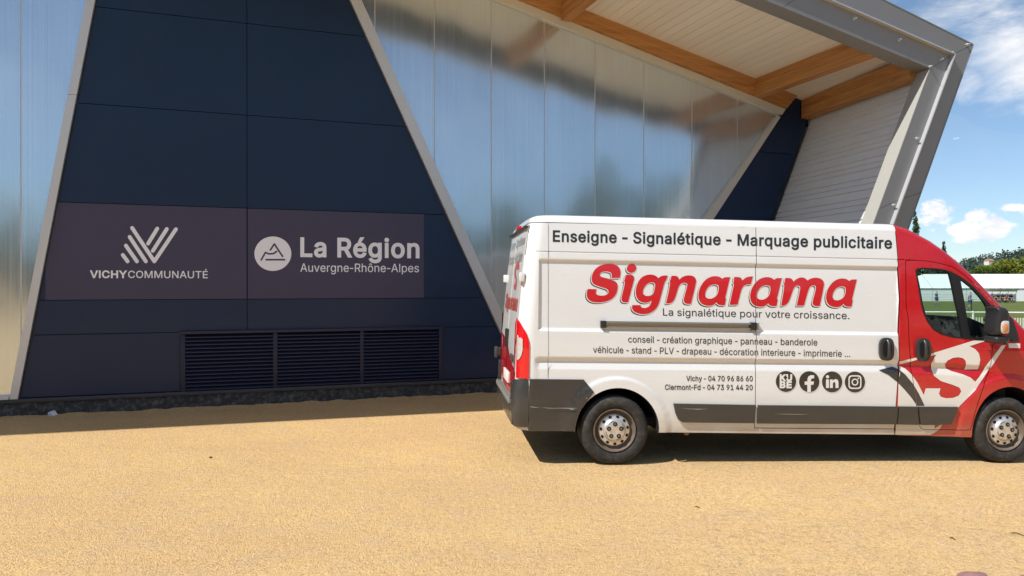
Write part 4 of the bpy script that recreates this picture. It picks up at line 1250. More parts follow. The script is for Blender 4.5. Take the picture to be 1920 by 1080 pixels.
# far side, one sheet with the same window
far_o = list(rear_edge) + [(sx0, Zroof), (bfront[0][0], Zroof)]
skin('far_body_side', [far_o + [(bfront[-1][0], .30), (.44, .31)] + [tuple(p) for p in ARC_R[::-1]] + [(-.9, .335)]], 'van_white', van, mirror=True)
skin('far_cab_side', [np.concatenate([[(bfront[-1][0] + .001, .30), (bfront[0][0] + .001, Zroof)], edge_line[1:], [(4.45, .30)], ARC_F[::-1], [(3.6, .28)]]), win_hole], 'van_red', van, mirror=True)
gm1 = offset_loop(densify(glass1 if area(glass1) > 0 else glass1[::-1], .08), .0)
skin('door_glass', [glass1], 'window_glass', van, off=-.016, ds=.15, dz=.15, mirror=True)
skin('quarter_glass', [glass2], 'window_glass', van, off=-.016, ds=.15, dz=.15, mirror=True)
skin('window_seal', [win_blk, glass1, glass2], 'rubber_seal', van, off=.003, ds=.08, dz=.08, thick=.03, mirror=True)
# near door glazing: parts of the door
skin('door_glass', [glass1], 'window_glass', cdoor, off=-.014, ds=.15, dz=.15)
skin('quarter_glass', [glass2], 'window_glass', cdoor, off=-.014, ds=.15, dz=.15)
skin('window_seal', [win_blk, glass1, glass2], 'rubber_seal', cdoor, off=.003, ds=.08, dz=.08, thick=.03)

# ---- roof, front cap, windscreen, bonnet: one lofted skin, cut by material
PRO = [(0, 0), (.004, .018), (.016, .042), (.045, .066), (.10, .079), (.22, .088), (.45, .096), (.70, .10), (1.0, .102)]


def loft(name, stations, mat, parent, lo=0, hi=None, mirror_both=True, off=0.0):
    """stations: (s, z, normal_s, normal_z, m)"""
    hi = hi or len(PRO) - 1
    V, Fc = [], []
    cols = []
    idx = list(range(lo, hi + 1))
    for (s, z, ns, nz, m) in stations:
        n0 = float(side(s, z))
        row = []
        for k in idx:
            a, h = PRO[k]
            a = a * n0 if k > 4 else a
            if k == len(PRO) - 1:
                a = n0
            row.append((s + ns * (h * m + off), -(n0 - a), z + nz * (h * m + off)))
        row2 = [(x, -y, zz) for x, y, zz in row]
        if hi == len(PRO) - 1:
            cols.append(row + row2[::-1][1:])
        else:
            cols.append((row, row2[::-1]))
    def grid(C):
        b = len(V)
        w_ = len(C[0])
        for r in C:
            V.extend(r)
        for i in range(len(C) - 1):
            for j in range(w_ - 1):
                Fc.append((b + i * w_ + j, b + (i + 1) * w_ + j, b + (i + 1) * w_ + j + 1, b + i * w_ + j + 1))
    if hi == len(PRO) - 1:
        grid(cols)
    else:
        grid([c[0] for c in cols])
        grid([c[1] for c in cols])
    o = mesh(name, V, Fc, mat, parent, True, 40)
    return o


def stations_from(pts, ms):
    P = np.array(pts, float)
    T = np.gradient(P, axis=0)
    T /= np.linalg.norm(T, axis=1)[:, None]
    return [(P[i][0], P[i][1], -T[i][1], T[i][0], ms[i]) for i in range(len(P))]


rs = [-.852, -.847, -.838, -.83, -.80, -.76, -.70, -.60, -.3, .2, .8, 1.4, 2.0, 2.5, sil[0][0]]
rm = [0, .22, .42, .60, .76, .88, .95, .99, 1, 1, 1, 1, 1, 1, 1]
roof_st = [(s, 2.3325, 0, 1, m) for s, m in zip(rs, rm)]
loft('roof', roof_st, 'van_white', van)
es = np.array(edge_line)
em = list(np.interp(np.arange(len(es)), [0, 1, 3, 6, 11, 14, len(es) - 1], [1, 1, .95, .85, .55, .35, .2]))
cab_st = stations_from(es, em)
cab_st[0] = (es[0][0], es[0][1], 0, 1, 1)
a_, b_ = cab_st[1], cab_st[2]
NW0, NW1 = 5, 12
loft('cab_roof_cap', cab_st[:NW0 + 1], 'van_red', van)
loft('windscreen_pillar', cab_st[NW0:NW1 + 1], 'van_red', van, 0, 3)
loft('windscreen', cab_st[NW0:NW1 + 1], 'window_glass', van, 3)
loft('bonnet', cab_st[NW1:NW1 + 6], 'van_red', van)
loft('front_grille', cab_st[NW1 + 5:NW1 + 7], 'plastic_black', van)
loft('front_bumper', cab_st[NW1 + 6:], 'plastic_grey', van)
# roof pressings (ribs) seen from higher up
for k in range(5):
    y = -.5 + .25 * k
    MB().box(-.4, 2.5, y - .03, y + .03, 2.42, 2.434).build('roof_rib', 'van_white', van, bevel=.005)

# ---- rear doors
RV, RFc = [], []
gn = np.linspace(-.85, .85, 41)
gzv = np.concatenate([[.345], np.linspace(.40, 2.32, 44)])


def rear_s(n, z):
    return s_rear(z) - .006 + .012 * (np.abs(n) / .866) ** 6 + .006 * (np.abs(n) < .012)


for side_, n0, n1, nm in ((-1, -.849, -.006, 'rear_door'), (1, .006, .849, 'rear_door')):
    nn_ = np.linspace(n0, n1, 20)
    V = [(float(rear_s(n, z)), -n, z) for z in gzv for n in nn_]
    Fc = [(j * 20 + i, j * 20 + i + 1, (j + 1) * 20 + i + 1, (j + 1) * 20 + i) for j in range(len(gzv) - 1) for i in range(19)]
    rd = mesh(nm, V, [f[::-1] for f in Fc], 'van_white', van, True)
    if side_ == 1:
        near_door = rd
    else:
        far_door = rd
mesh('rear_shell', [(-.94, -.85, .35), (-.94, .85, .35), (-.825, .85, 2.32), (-.825, -.85, 2.32)], [(0, 1, 2, 3)], 'cavity_black', van)


def rear_decal(name, polys, mat, parent, off=.003, evenodd=False):
    V, Fc = [], []
    for Ls in polys:
        v, f = tri([np.asarray(L, float) for L in Ls], evenodd=evenodd)
        b = len(V)
        V += [(float(rear_s(n, z)) - off, -n, z) for n, z in v]
        Fc += [tuple(int(i) + b for i in q)[::-1] for q in f]
    return mesh(name, V, Fc, mat, parent)


def rear_text(s, n0, n1, z, cap, bold=0, shear=0):
    T = text_px(s, (n0, 0), (n1, 0), cap, bold, shear)
    return [[np.stack([L[:, 0], z - L[:, 1]], 1) for L in G_] for G_ in T]


def rect(a, b, c, d):
    return [(a, c), (b, c), (b, d), (a, d)]


rear_decal('lettering', rear_text('Enseigne - Signalétique', -.74, .74, 2.13, .085, 20), 'decal_faded_grey', near_door)
rear_decal('lettering', rear_text('Marquage Publicitaire', -.72, .72, 1.96, .10, 20), 'decal_faded_grey', near_door)
# red swash and name across both doors, red lower zone
rear_decal('emblem', [[chaikin([(a * .8 + .05, (b - 1.34) * .62 + 1.66) for a, b in [(.10, 1.70), (.35, 1.86), (.62, 1.80), (.66, 1.68), (.50, 1.70), (.30, 1.72), (.25, 1.64), (.52, 1.55), (.55, 1.40), (.40, 1.34), (.15, 1.42), (.30, 1.46), (.42, 1.52), (.18, 1.58)]], 2)]], 'decal_faded_red', near_door)
T = rear_text('Signarama', -.60, .70, 1.47, .15, 34, .2)
rear_decal('lettering', T, 'decal_faded_red', near_door, .004)
rear_decal('red_zone', [[[(.012, .40), (.80, .40), (.80, .86), (.72, .90), (.30, 1.00), (.012, 1.10)]]], 'van_red', near_door)
rear_decal('red_zone', [[[(-.80, .40), (-.012, .40), (-.012, 1.11), (-.45, 1.16), (-.80, 1.17)]]], 'van_red', far_door)
for z0 in (.50, .57, .64):
    rear_decal('stripe', [[rect(.06, .76, z0, z0 + .028)]], 'decal_faded_red', near_door, .004)
MB().box(-.982, -.968, -.30, .22, .70, .81).build('licence_plate', 'plate_white', far_door, bevel=.002)
hb = MB().box(-1.0, -.965, -.135, -.065, 1.06, 1.26)
hb.build('handle', 'plastic_black', near_door, bevel=.012)
MB().box(-.982, -.966, -.70, -.50, .96, 1.03).build('lower_handle', 'interior_grey', near_door, bevel=.004)
for z in (.93, 1.80):
    for yv, dr in ((-.875, near_door), (.875, far_door)):
        if z < 1 and yv < 0:
            continue
        s_ = float(s_rear(z))
        MB().box(s_ - .035, s_ + .02, yv - .06, yv + .06, z - .045, z + .045).build('hinge', 'van_white' if z > 1 else 'plastic_grey', dr, bevel=.012)
        if z < 1 and yv > 0:
            MB().box(s_ - .075, s_ - .035, yv - .05, yv + .05, z - .07, z + .055).build('door_stop', 'interior_grey', dr, bevel=.01)
MB().box(-.885, -.845, -.16, .16, 2.305, 2.355).build('high_brake_light', 'lens_red', van, bevel=.01)
MB().box(-.895, -.85, -.83, .83, 2.29, 2.302).build('rain_gutter', 'plastic_black', van)

# ---- tail lights wrapped round the corners
def tail_light(mirror):
    lp = np.array([(-.957, .829), (-.845, .829), (-.845, 1.15), (-.853, 1.20), (-.875, 1.265), (-.91, 1.325), (-.935, 1.372), (-.957, 1.405)])
    o = skin('tail_light', [lp], 'lens_red', van, off=.010, ds=.012, dz=.05, thick=.02, mirror=mirror, seg=.012)
    lq = np.array([(-.955, 1.00), (-.938, 1.01), (-.918, 1.05), (-.908, 1.10), (-.909, 1.205), (-.925, 1.218), (-.955, 1.215)])
    skin('reversing_lens', [lq], 'lens_clear', o, off=.020, ds=.012, dz=.05, thick=.012, mirror=mirror, seg=.012)
    # return on the rear face
    y = -1 if not mirror else 1
    ln_ = mesh('rear_lens', [(-.972, y * .853, .842), (-.974, y * .79, .842), (-.966, y * .79, 1.34), (-.960, y * .853, 1.40)],
               [(0, 1, 2, 3) if y > 0 else (3, 2, 1, 0)], 'lens_red', o)


tail_light(False)
tail_light(True)

# ---- rear bumper and lower plastics
lowq = np.concatenate([pxl((993, 710.5), (1094, 711.5), (1113.5, 735)), ARC_R[[5, 4, 3, 2, 1, 0]] + np.array([-.004, 0]), [(-.40, .33), (-.842, .33)]])
skin('rear_side_trim', [lowq], 'plastic_grey', van, off=.012, dz=.04, thick=.03)
bz = [.345, .40, .50, .62, .74, .825]
bprof = []
for mir in (1, -1):
    pass
V, Fc = [], []
path = [(-.846, -1.014), (-.92, -1.006), (-.962, -.986), (-.990, -.94), (-1.0, -.87), (-1.0, -.78)]
tops = [.828, .828, .822, .815, .80, .79]
for (x, y), zt in zip(path, tops):
    for k, z in enumerate(np.linspace(.365, zt, 7)):
        ins = .012 * (1 - math.sin(math.pi * min(1, k / 6 + .15))) if 0 < k < 6 else .02
        V.append((x + ins * (x < -.9), y + ins, z))
nb = len(path)
for i in range(nb - 1):
    for k in range(6):
        Fc.append((i * 7 + k, i * 7 + k + 1, (i + 1) * 7 + k + 1, (i + 1) * 7 + k))
Vm = [(x, -y, z) for x, y, z in V]
mesh('bumper_corner', V, Fc, 'plastic_grey', van, True, 40)
mesh('bumper_corner', Vm, [f[::-1] for f in Fc], 'plastic_grey', van, True, 40)
MB().prism([(-.998, .38), (-.90, .36), (-.90, .60), (-.97, .60), (-.995, .575)], -.93, .93).build('bumper_beam', 'plastic_grey', van, bevel=.01)
st = MB().prism([(-1.018, .56), (-.93, .56), (-.93, .612), (-1.018, .600)], -.80, .80)
for k in range(5):
    st.box(-1.010 + k * .017, -1.002 + k * .017, -.78, .78, .60, .618)
st.build('bumper_step', 'bumper_worn', van, bevel=.004)
MB().box(-.995, -.95, -.86, -.72, .60, .78).build('bumper_block', 'plastic_grey', van, bevel=.015)
MB().box(-.995, -.95, .72, .86, .60, .84).build('bumper_block', 'plastic_grey', van, bevel=.015)
ex = MB().box(-.9, 4.7, -.86, .86, .36, .44)
ex.build('underbody', 'cavity_black', van)
MB().tube([(-.6, .45, .30), (.6, .4, .30), (1.6, .3, .30)], .035, 10).build('exhaust_pipe', 'rim_rusty', van, smooth=True)
MB().box(-.1, .1, -.8, .8, .28, .38).build('rear_axle', 'cavity_black', van)
MB().lathe([(.02, 0), (.03, .012), (.03, .03)], 14, 'z', (.74, -.90, .275)).build('jack_point', 'rim_rusty', van, smooth=True)

# ---- rubbing strips
def strip_part(pts, th=.022):
    return skin('rubbing_strip', [to_van(pts)], 'plastic_grey', van, off=th, dz=.05, thick=th + .01, ds=.12)


strip_part([(1262, 756.3), (1280, 756.6), (1350, 757.8), (1415.8, 759), (1413, 793), (1350, 792.2), (1279, 791.4), (1271, 786), (1266, 775)])
strip_part([(1420.2, 759.3), (1500, 760), (1600, 761), (1681.2, 762), (1680.5, 778), (1678.2, 795), (1600, 794.6), (1500, 794), (1418.8, 793.4)])
strip_part([(1683.6, 762), (1717.5, 762.3), (1719.3, 780), (1721.5, 796), (1680.2, 795.2), (1682.6, 780)])
strip_part([(1720.2, 762), (1760, 762.2), (1793.5, 762.5), (1792.5, 766), (1787, 781), (1780, 795.5), (1740, 796), (1724.3, 796), (1722, 780)], .026)

# ---- sliding rail with end caps
ra, rb_ = to_van([(1126, 601.5), (1404, 606)])
ra2, rb2 = to_van([(1126, 614), (1404, 619.5)])
yo = -float(side(.5, 1.37))
rl = MB()
rz0, rz1 = ra2[1], ra[1]
rl.box(ra[0], rb_[0] + .09, yo - .038, yo + .03, rz1 - .016, rz1)
rl.box(ra[0], rb_[0] + .09, yo - .034, yo + .03, rz0, rz0 + .014)
rl.box(ra[0], rb_[0] + .09, yo - .012, yo + .03, rz0 + .014, rz1 - .016)
rail = rl.build('door_rail', 'rail_metal', van)
MB().box(ra[0] - .004, ra[0] + .05, yo - .042, yo + .02, rz0 - .002, rz1 + .002).build('rail_end_cap', 'plastic_black', rail, bevel=.006)
MB().box(rb_[0] + .005, sx0 - .002, yo - .044, yo + .02, rz0 - .006, rz1 + .006).build('rail_carriage', 'plastic_black', rail, bevel=.006)

# ---- door handles: dished oval with an upright grip
def handle(cx, cy, parent):
    px0 = circle(cx, cy, 13.0, 21.5, 40)
    # squarish oval
    a = np.linspace(0, 2 * np.pi, 40, endpoint=False)
    px0 = np.stack([cx + 13.3 * np.sign(np.cos(a)) * np.abs(np.cos(a)) ** .8, cy + 21.5 * np.sign(np.sin(a)) * np.abs(np.sin(a)) ** .62], 1)
    o = skin('handle', [to_van(px0)], 'handle_plastic', parent, off=.030, ds=0, thick=.05, seg=.02)
    inn = np.stack([cx + 8.2 * np.sign(np.cos(a)) * np.abs(np.cos(a)) ** .8, cy + 15.5 * np.sign(np.sin(a)) * np.abs(np.sin(a)) ** .62], 1)
    skin('handle_dish', [to_van(inn)], 'cavity_black', o, off=.0325, ds=0)
    (s0, z0), (s1, z1) = to_van([(cx + .6, cy + 17), (cx + 1.2, cy - 17)])
    y0 = -float(side(s0, z0)) - .045
    MB().tube([(s0, y0 + .02, z0), (s0 + .003, y0 - .004, z0 + .03), (s1, y0 - .008, (z0 + z1) / 2), (s1, y0 - .004, z1 - .03), (s1, y0 + .02, z1)], [.014, .017, .016, .017, .014], 10).build('handle_grip', 'handle_plastic', o, smooth=True)
    (s2, z2_), = to_van([(cx + 2.5, cy + 12)])
    MB().lathe([(.004, 0), (.010, .003), (.010, .02)], 14, 'y', (s2, y0 - .016, z2_)).build('lock_barrel', 'interior_grey', o, smooth=True, recalc=True)


handle(1660.3, 654.5, van)
handle(1729, 655.5, cdoor)

# ---- mirror on its sail plate
mir = empty('door_mirror')
mir.parent = cdoor
sailp = r5((815, 800), (830, 795), (850, 812), (868, 830), (868, 1000), (862, 1090), (838, 1086), (826, 1080), (822, 900))
skin('sail_plate', [sailp], 'plastic_black', mir, off=.014, ds=.1, dz=.1, thick=.04)
MB_Y = -1.0


def mpx(pts, n):
    """photo pixels onto the plane n metres from the van's centre line"""
    d = rays(pts)
    c = CE - VC
    k = (-n - c @ VL) / (d @ VL)
    return np.stack([c @ VF + k * (d @ VF), c @ VZ + k * (d @ VZ)], 1)


def housing(name, ring_px, n_out, n_in, mat, parent, bev=.03):
    P = mpx(ring_px, n_out)
    c = P.mean(axis=0)
    V, Fc = [], []
    rings = [(n_in, .93), (n_in + .02, .99), (n_out - bev * 1.2, 1.0), (n_out - bev * .4, .95), (n_out, .82), (n_out + .006, .5)]
    P = chaikin(P, 2)
    for n, k in rings:
        V += [(c[0] + (p[0] - c[0]) * k, -n, c[1] + (p[1] - c[1]) * k) for p in P]
    m_ = len(P)
    for i in range(len(rings) - 1):
        for j in range(m_):
            j2 = (j + 1) % m_
            Fc.append((i * m_ + j, i * m_ + j2, (i + 1) * m_ + j2, (i + 1) * m_ + j))
    Fc.append(tuple(range(m_))[::-1])
    Fc.append(tuple((len(rings) - 1) * m_ + j for j in range(m_)))
    o = mesh(name, V, Fc, mat, parent, True, 50)
    bm = bmesh.new()
    bm.from_mesh(o.data)
    bmesh.ops.recalc_face_normals(bm, faces=bm.faces)
    bm.to_mesh(o.data)
    bm.free()
    return o


L6 = lambda pts: [(1840 + x / 6, 540 + y / 6) for x, y in pts]
mh = housing('mirror_housing', L6([(185, 212), (240, 210), (300, 222), (325, 265), (335, 340), (338, 470), (330, 530), (250, 545), (180, 540), (172, 470), (195, 330), (200, 260)]), 1.24, 1.05, 'plastic_black', mir, .05)
housing('lower_housing', L6([(172, 545), (325, 540), (340, 560), (325, 600), (270, 622), (205, 632), (172, 620), (160, 580)]), 1.23, 1.05, 'plastic_black', mir, .04)
housing('indicator_frame', L6([(222, 368), (312, 368), (320, 380), (318, 500), (300, 516), (225, 516)]), 1.252, 1.20, 'lens_clear', mir, .008)
housing('indicator', L6([(244, 400), (304, 400), (308, 470), (290, 495), (250, 495)]), 1.262, 1.21, 'lens_orange', mir, .006)
sm = mpx(L6([(190, 300), (190, 520)]), 1.12)
mesh('mirror_glass', [(sm[0][0] - .012, -1.22, sm[0][1] + .05), (sm[0][0] - .012, -1.06, sm[0][1] + .05), (sm[1][0] - .012, -1.06, sm[1][1]), (sm[1][0] - .012, -1.22, sm[1][1])], [(0, 1, 2, 3)], 'chrome', mir)
arm = mpx(L6([(150, 355), (205, 355)]), 1.05)
MB().tube([(arm[0][0] - .02, -.93, arm[0][1]), (arm[1][0] + .03, -1.10, arm[1][1])], .028, 10).build('mirror_arm', 'plastic_black', mir, smooth=True)
arm = mpx(L6([(160, 590), (230, 590)]), 1.05)
MB().tube([(arm[0][0] - .02, -.93, arm[0][1]), (arm[1][0] + .02, -1.10, arm[1][1])], .035, 10).build('mirror_arm', 'plastic_black', mir, smooth=True)
# far mirror
fm = MB().box(4.0, 4.16, 1.06, 1.24, 1.2, 1.52)
fm.build('far_mirror', 'plastic_black', van, bevel=.03)
MB().box(4.02, 4.10, .9, 1.08, 1.28, 1.33).build('far_mirror_arm', 'plastic_black', van)
skin('white_label', [to_van([(1890.5, 643.5), (1912.5, 644), (1912.5, 652.8), (1891, 652.3)])], 'plate_white', van, off=.003, ds=0)
skin('scuttle_panel', [to_van([(1893, 592), (1899, 600), (1908, 625), (1911, 640), (1895, 641), (1890, 630)])], 'plastic_black', van, off=.004, ds=.05, dz=.05)

# ---- wheels
def wheel(s, y, flip):
    wh = empty('wheel')
    wh.parent = van
    wh.location = (s, y, .335)
    if flip:
        wh.rotation_euler = (0, 0, math.pi)
    Rr = .335
    # outer face towards -y
    tp = [(.215, .015), (.222, -.010), (.245, -.022), (.285, -.026), (.308, -.016), (.322, .004), (.331, .020), (.3345, .045), (.335, .11), (.335, .155), (.328, .195), (.30, .215), (.22, .20)]
    ty = MB().lathe(tp, 72, 'y', cap=(False, False))
    for k in range(60):                                  # tread shoulder blocks
        an = 2 * math.pi * k / 60
        c_, s_ = math.cos(an), math.sin(an)
        c2, s2 = math.cos(an + .05), math.sin(an + .05)
        r0, r1 = .318, .337
        ty.add([(r0 * c_, .002, r0 * s_), (r1 * c_, .026, r1 * s_), (r1 * c_, .15, r1 * s_), (r0 * c2, .002, r0 * s2), (r1 * c2, .026, r1 * s2), (r1 * c2, .15, r1 * s2)],
               [(0, 3, 4, 1), (1, 4, 5, 2), (0, 1, 2), (3, 5, 4)])
    t_ = ty.build('tyre', 'tyre_rubber', wh, smooth=True, angle=35, recalc=True)
    rim = MB().lathe([(.214, .004), (.205, -.012), (.198, -.010), (.192, .012), (.186, .040), (.168, .058), (.150, .060), (.05, .06)], 56, 'y', cap=(False, True))
    rm_ = rim.build('rim', 'rim_rusty', wh, smooth=True, angle=40, recalc=True)
    cap = MB().lathe([(.158, .050), (.157, .030), (.148, .016), (.112, .006), (.104, -.004), (.096, -.012), (.060, -.020), (.026, -.020), (.012, -.017)], 56, 'y', cap=(False, True))
    cp = cap.build('hubcap', 'hubcap_silver', rm_, smooth=True, angle=25, recalc=True)
    for k in range(11):
        an = 2 * math.pi * k / 11 + .2
        c_, s_ = math.cos(an), math.sin(an)
        h = MB()
        pts = []
        for q in range(12):
            b = 2 * math.pi * q / 12
            rr_, tt = .133 + .013 * math.cos(b), .017 * math.sin(b)
            yy = .016 + (.148 - rr_) / .036 * -.010 - .0025 if rr_ < .148 else .0135
            pts.append((rr_ * c_ - tt * s_, yy, rr_ * s_ + tt * c_))
        h.add(pts, [tuple(range(12))])
        h.build('vent_hole', 'cavity_black', cp, recalc=False)
    for k in range(5):
        an = 2 * math.pi * k / 5 + (.32 if s < 2 else 0.12)
        c_, s_ = .063 * math.cos(an), .063 * math.sin(an)
        MB().lathe([(.0205, -.012), (.0215, -.0235), (.0185, -.025)], 18, 'y', (c_, 0, s_)).build('wheel_nut', 'nut_black', cp, recalc=True)
        MB().lathe([(.0085, -.02), (.0085, -.031), (.004, -.034)], 10, 'y', (c_, 0, s_)).build('nut_centre', 'rim_rusty', cp, recalc=True)
    for k in range(4):
        an = 2 * math.pi * k / 4 + .1
        ar = []
        for rr_ in (.086, .092):
            seq = [(rr_ * math.cos(an + q * .07), -.0150, rr_ * math.sin(an + q * .07)) for q in range(10)]
            ar += seq
        MB().add(ar, [(q, q + 1, 10 + q + 1, 10 + q) for q in range(9)]).build('hubcap_slot', 'interior_grey', cp)


wheel(0.0, -.985, False)
wheel(WB, -.985, False)
wheel(0.0, .985, True)
wheel(WB, .985, True)
for cx, arc in ((.022, ARC_R), (WB + .035, ARC_F)):
    for y0, y1 in ((-.965, -.5), (.5, .965)):
        V, Fc = [], []
        for (a, b) in arc:
            k = 1.02
            V += [(cx + (a - cx) * k, y0, .33 + (b - .33) * k), (cx + (a - cx) * k, y1, .33 + (b - .33) * k)]
        n_ = len(arc)
        Fc = [(2 * i, 2 * i + 1, 2 * i + 3, 2 * i + 2) for i in range(n_ - 1)]
        yi = y1 if y0 < 0 else y0
        ii = [2 * i + (1 if y0 < 0 else 0) for i in range(n_)]
        Fc.append(tuple(ii))
        mesh('wheel_arch_liner', V, Fc, 'cavity_black', van)

# ---- cab interior
MB().box(2.80, 2.84, -.90, .90, .45, 2.2).build('bulkhead', 'interior_dark', van)
MB().box(2.84, 4.3, -.88, .88, .42, .47).build('cab_floor', 'interior_dark', van)
MB().prism([(3.62, .5), (4.2, .5), (4.24, 1.10), (4.12, 1.28), (3.95, 1.41), (3.80, 1.470), (3.62, 1.480), (3.50, 1.43), (3.48, 1.15), (3.62, .9)], -.78, .84).build('dashboard', 'interior_dark', van, bevel=.03)
MB().prism([(3.36, 1.40), (3.42, 1.50), (3.60, 1.525), (3.78, 1.49), (3.80, 1.36), (3.4, 1.30)], .20, .78).build('instrument_hood', 'interior_dark', van, bevel=.03)
ring = [(3.46 + .05 * math.cos(a), .5 + .20 * math.sin(a), 1.20 + .20 * math.cos(a)) for a in np.linspace(0, 2 * math.pi, 33)]
MB().tube(ring, .016, 8, cap=False).build('steering_wheel', 'plastic_black', van, smooth=True)
for y in (-.62, -.16, .5):
    st_ = empty('cab_seat')
    st_.parent = van
    MB().box(2.86, 3.36, y - .22, y + .22, .78, .94).build('seat_cushion', 'interior_dark', st_, bevel=.05)
    MB().prism([(2.86, .9), (3.02, .92), (2.97, 1.50), (2.86, 1.5)], y - .22, y + .22).build('seat_back', 'interior_dark', st_, bevel=.04)
    MB().box(2.86, 2.95, y - .12, y + .12, 1.54, 1.72).build('headrest', 'interior_dark', st_, bevel=.04)
MB().prism([(3.1, .85), (3.95, .85), (3.95, 1.16), (3.2, 1.2), (3.1, 1.16)], .895, .93).build('far_door_card', 'interior_dark', van)
MB().box(2.84, 3.15, -.78, .78, 2.12, 2.16).build('headliner', 'interior_grey', van)
tube_pts = to_van([(1812, 632), (1820, 626), (1826, 616), (1828, 604)])
MB().tube([(3.80, -.80, 1.05), (3.86, -.80, 1.28)], .012, 6).build('grab_handle', 'shelter_grey', van)
# headlight, unseen from here but part of the nose
for y in (-1, 1):
    MB().prism([(4.62, .80), (4.86, .70), (4.90, .90), (4.66, 1.04)], y * .72 - .06, y * .72 + .06).build('headlight', 'lens_clear', van, bevel=.03)

# ================================================================== VAN GRAPHICS
OFFD = .0022


GAPS = [[frame_hole, door_in],
        [np.array([(sx0, .30), (sx1, .30), (sx1, 2.4), (sx0, 2.4)])],
        [np.concatenate([bfront + np.array([-.003, 0]), bfront[::-1] + np.array([.007, 0])])]]


def decal(name, groups, mat, parent=None, off=OFFD, evenodd=False, grid=False, gaps=True):
    """vinyl film on the body side; cut where it crosses a shut line"""
    parent = parent or van
    V, Fc = [], []
    for Ls in groups:
        S = [to_van(L, off) for L in Ls]
        if grid:
            S = [densify(L, .03) for L in S]
        al = np.concatenate(S)
        lo, hi = al.min(axis=0), al.max(axis=0)
        g = None
        if grid:
            gx = np.arange(lo[0], hi[0], .025)
            gy = np.arange(lo[1], hi[1], .012)
            g = np.array([(x, y) for x in gx for y in gy])
            g = g[winding(g, S) != 0]
        cut = [band_ for band_ in GAPS if gaps and (np.concatenate(band_).min(axis=0) < hi).all() and (np.concatenate(band_).max(axis=0) > lo).all()]
        if cut:
            vs, es = [], []
            for L in S + [q for b_ in cut for q in b_]:
                b = len(vs)
                vs += [Vector((float(p[0]), float(p[1]))) for p in L]
                es += [(b + i, b + (i + 1) % len(L)) for i in range(len(L))]
            if g is not None:
                vs += [Vector((float(p[0]), float(p[1]))) for p in g]
            v, e, f, *_ = delaunay_2d_cdt(vs, es, [], 0, 1e-7)
            v = np.array([(q[0], q[1]) for q in v])
            f = np.array(f)
            c = v[f].mean(axis=1)
            eo = lambda LL: sum((winding(c, [L]) != 0).astype(int) for L in LL) % 2 == 1
            keep = eo(S) if evenodd else winding(c, S) != 0
            for b_ in cut:
                keep &= ~eo(b_)
            f = f[keep]
            a_, b2, d_ = v[f[:, 0]], v[f[:, 1]], v[f[:, 2]]
            cr = (b2[:, 0] - a_[:, 0]) * (d_[:, 1] - a_[:, 1]) - (b2[:, 1] - a_[:, 1]) * (d_[:, 0] - a_[:, 0])
            f = f[np.abs(cr) > 1e-12]
            cr = cr[np.abs(cr) > 1e-12]
            f[cr < 0] = f[cr < 0][:, ::-1]
            used = np.unique(f)
            mp = -np.ones(len(v), int)
            mp[used] = np.arange(len(used))
            v, f = v[used], mp[f]
        else:
            v, f = tri(S, g, evenodd)
        if not len(f):
            continue
        n = side(v[:, 0], v[:, 1]) + off
        b = len(V)
        V += list(np.stack([v[:, 0], -n, v[:, 1]], 1))
        Fc += [tuple(int(i) + b for i in q) for q in f]
    return mesh(name, V, Fc, mat, parent, grid)


decal('panel_seam', [[[(1027.6, 420), (1028.4, 420), (1027.9, 709), (1027.1, 709)]]], 'decal_faded_grey', grid=True, off=.003)
decal('lettering', text_px('Enseigne - Signalétique - Marquage publicitaire', (1036.5, 452.6), (1673, 465.8), 20.2, bold=20), 'decal_black')
decal('lettering', text_px('La signalétique pour votre croissance.', (1243, 591.6), (1592.5, 598.4), 13.4, bold=2), 'decal_charcoal')
decal('lettering', text_px('conseil - création graphique - panneau - banderole', (1177.8, 642), (1532.5, 647.8), 12.0, bold=5), 'decal_charcoal')
decal('lettering', text_px('véhicule - stand - PLV - drapeau - décoration interieure - imprimerie ...', (1112, 661.4), (1594, 669.2), 12.0, bold=5), 'decal_charcoal')
decal('lettering', text_px('Vichy - 04 70 96 86 60', (1286.7, 714.4), (1411.4, 714.8), 9.6, bold=16), 'decal_black')
decal('lettering', text_px('Clermont-Fd - 04 73 91 44 20', (1246.8, 730.7), (1411.4, 731.4), 9.6, bold=16), 'decal_black')

# big slanted red name: traced letter shapes
gS = [(552, 277), (565, 220), (560, 170), (530, 125), (480, 104), (420, 98), (350, 105), (285, 130), (235, 175), (205, 235), (196, 290), (205, 335), (235, 362), (290, 383), (350, 402), (395, 418), (412, 440), (410, 470), (385, 492), (345, 503), (300, 502), (262, 490), (248, 465), (258, 420), (148, 418), (135, 470), (138, 520), (165, 560), (215, 582), (280, 588), (350, 582), (420, 562), (475, 525), (510, 475), (527, 415), (527, 360), (505, 325), (450, 300), (380, 280), (325, 268), (302, 250), (302, 225), (320, 205), (355, 195), (400, 195), (435, 205), (452, 230), (452, 260), (448, 277)]
gdot = [(703 + 60 * math.cos(a) + 6 * math.sin(-a), 155 + 57 * math.sin(a)) for a in np.linspace(0, 2 * math.pi, 24, endpoint=False)]
gi = [(632, 238), (700, 238), (725, 248), (737, 275), (733, 305), (658, 586), (605, 586), (582, 572), (574, 545), (580, 510), (622, 335), (608, 318), (612, 310)]
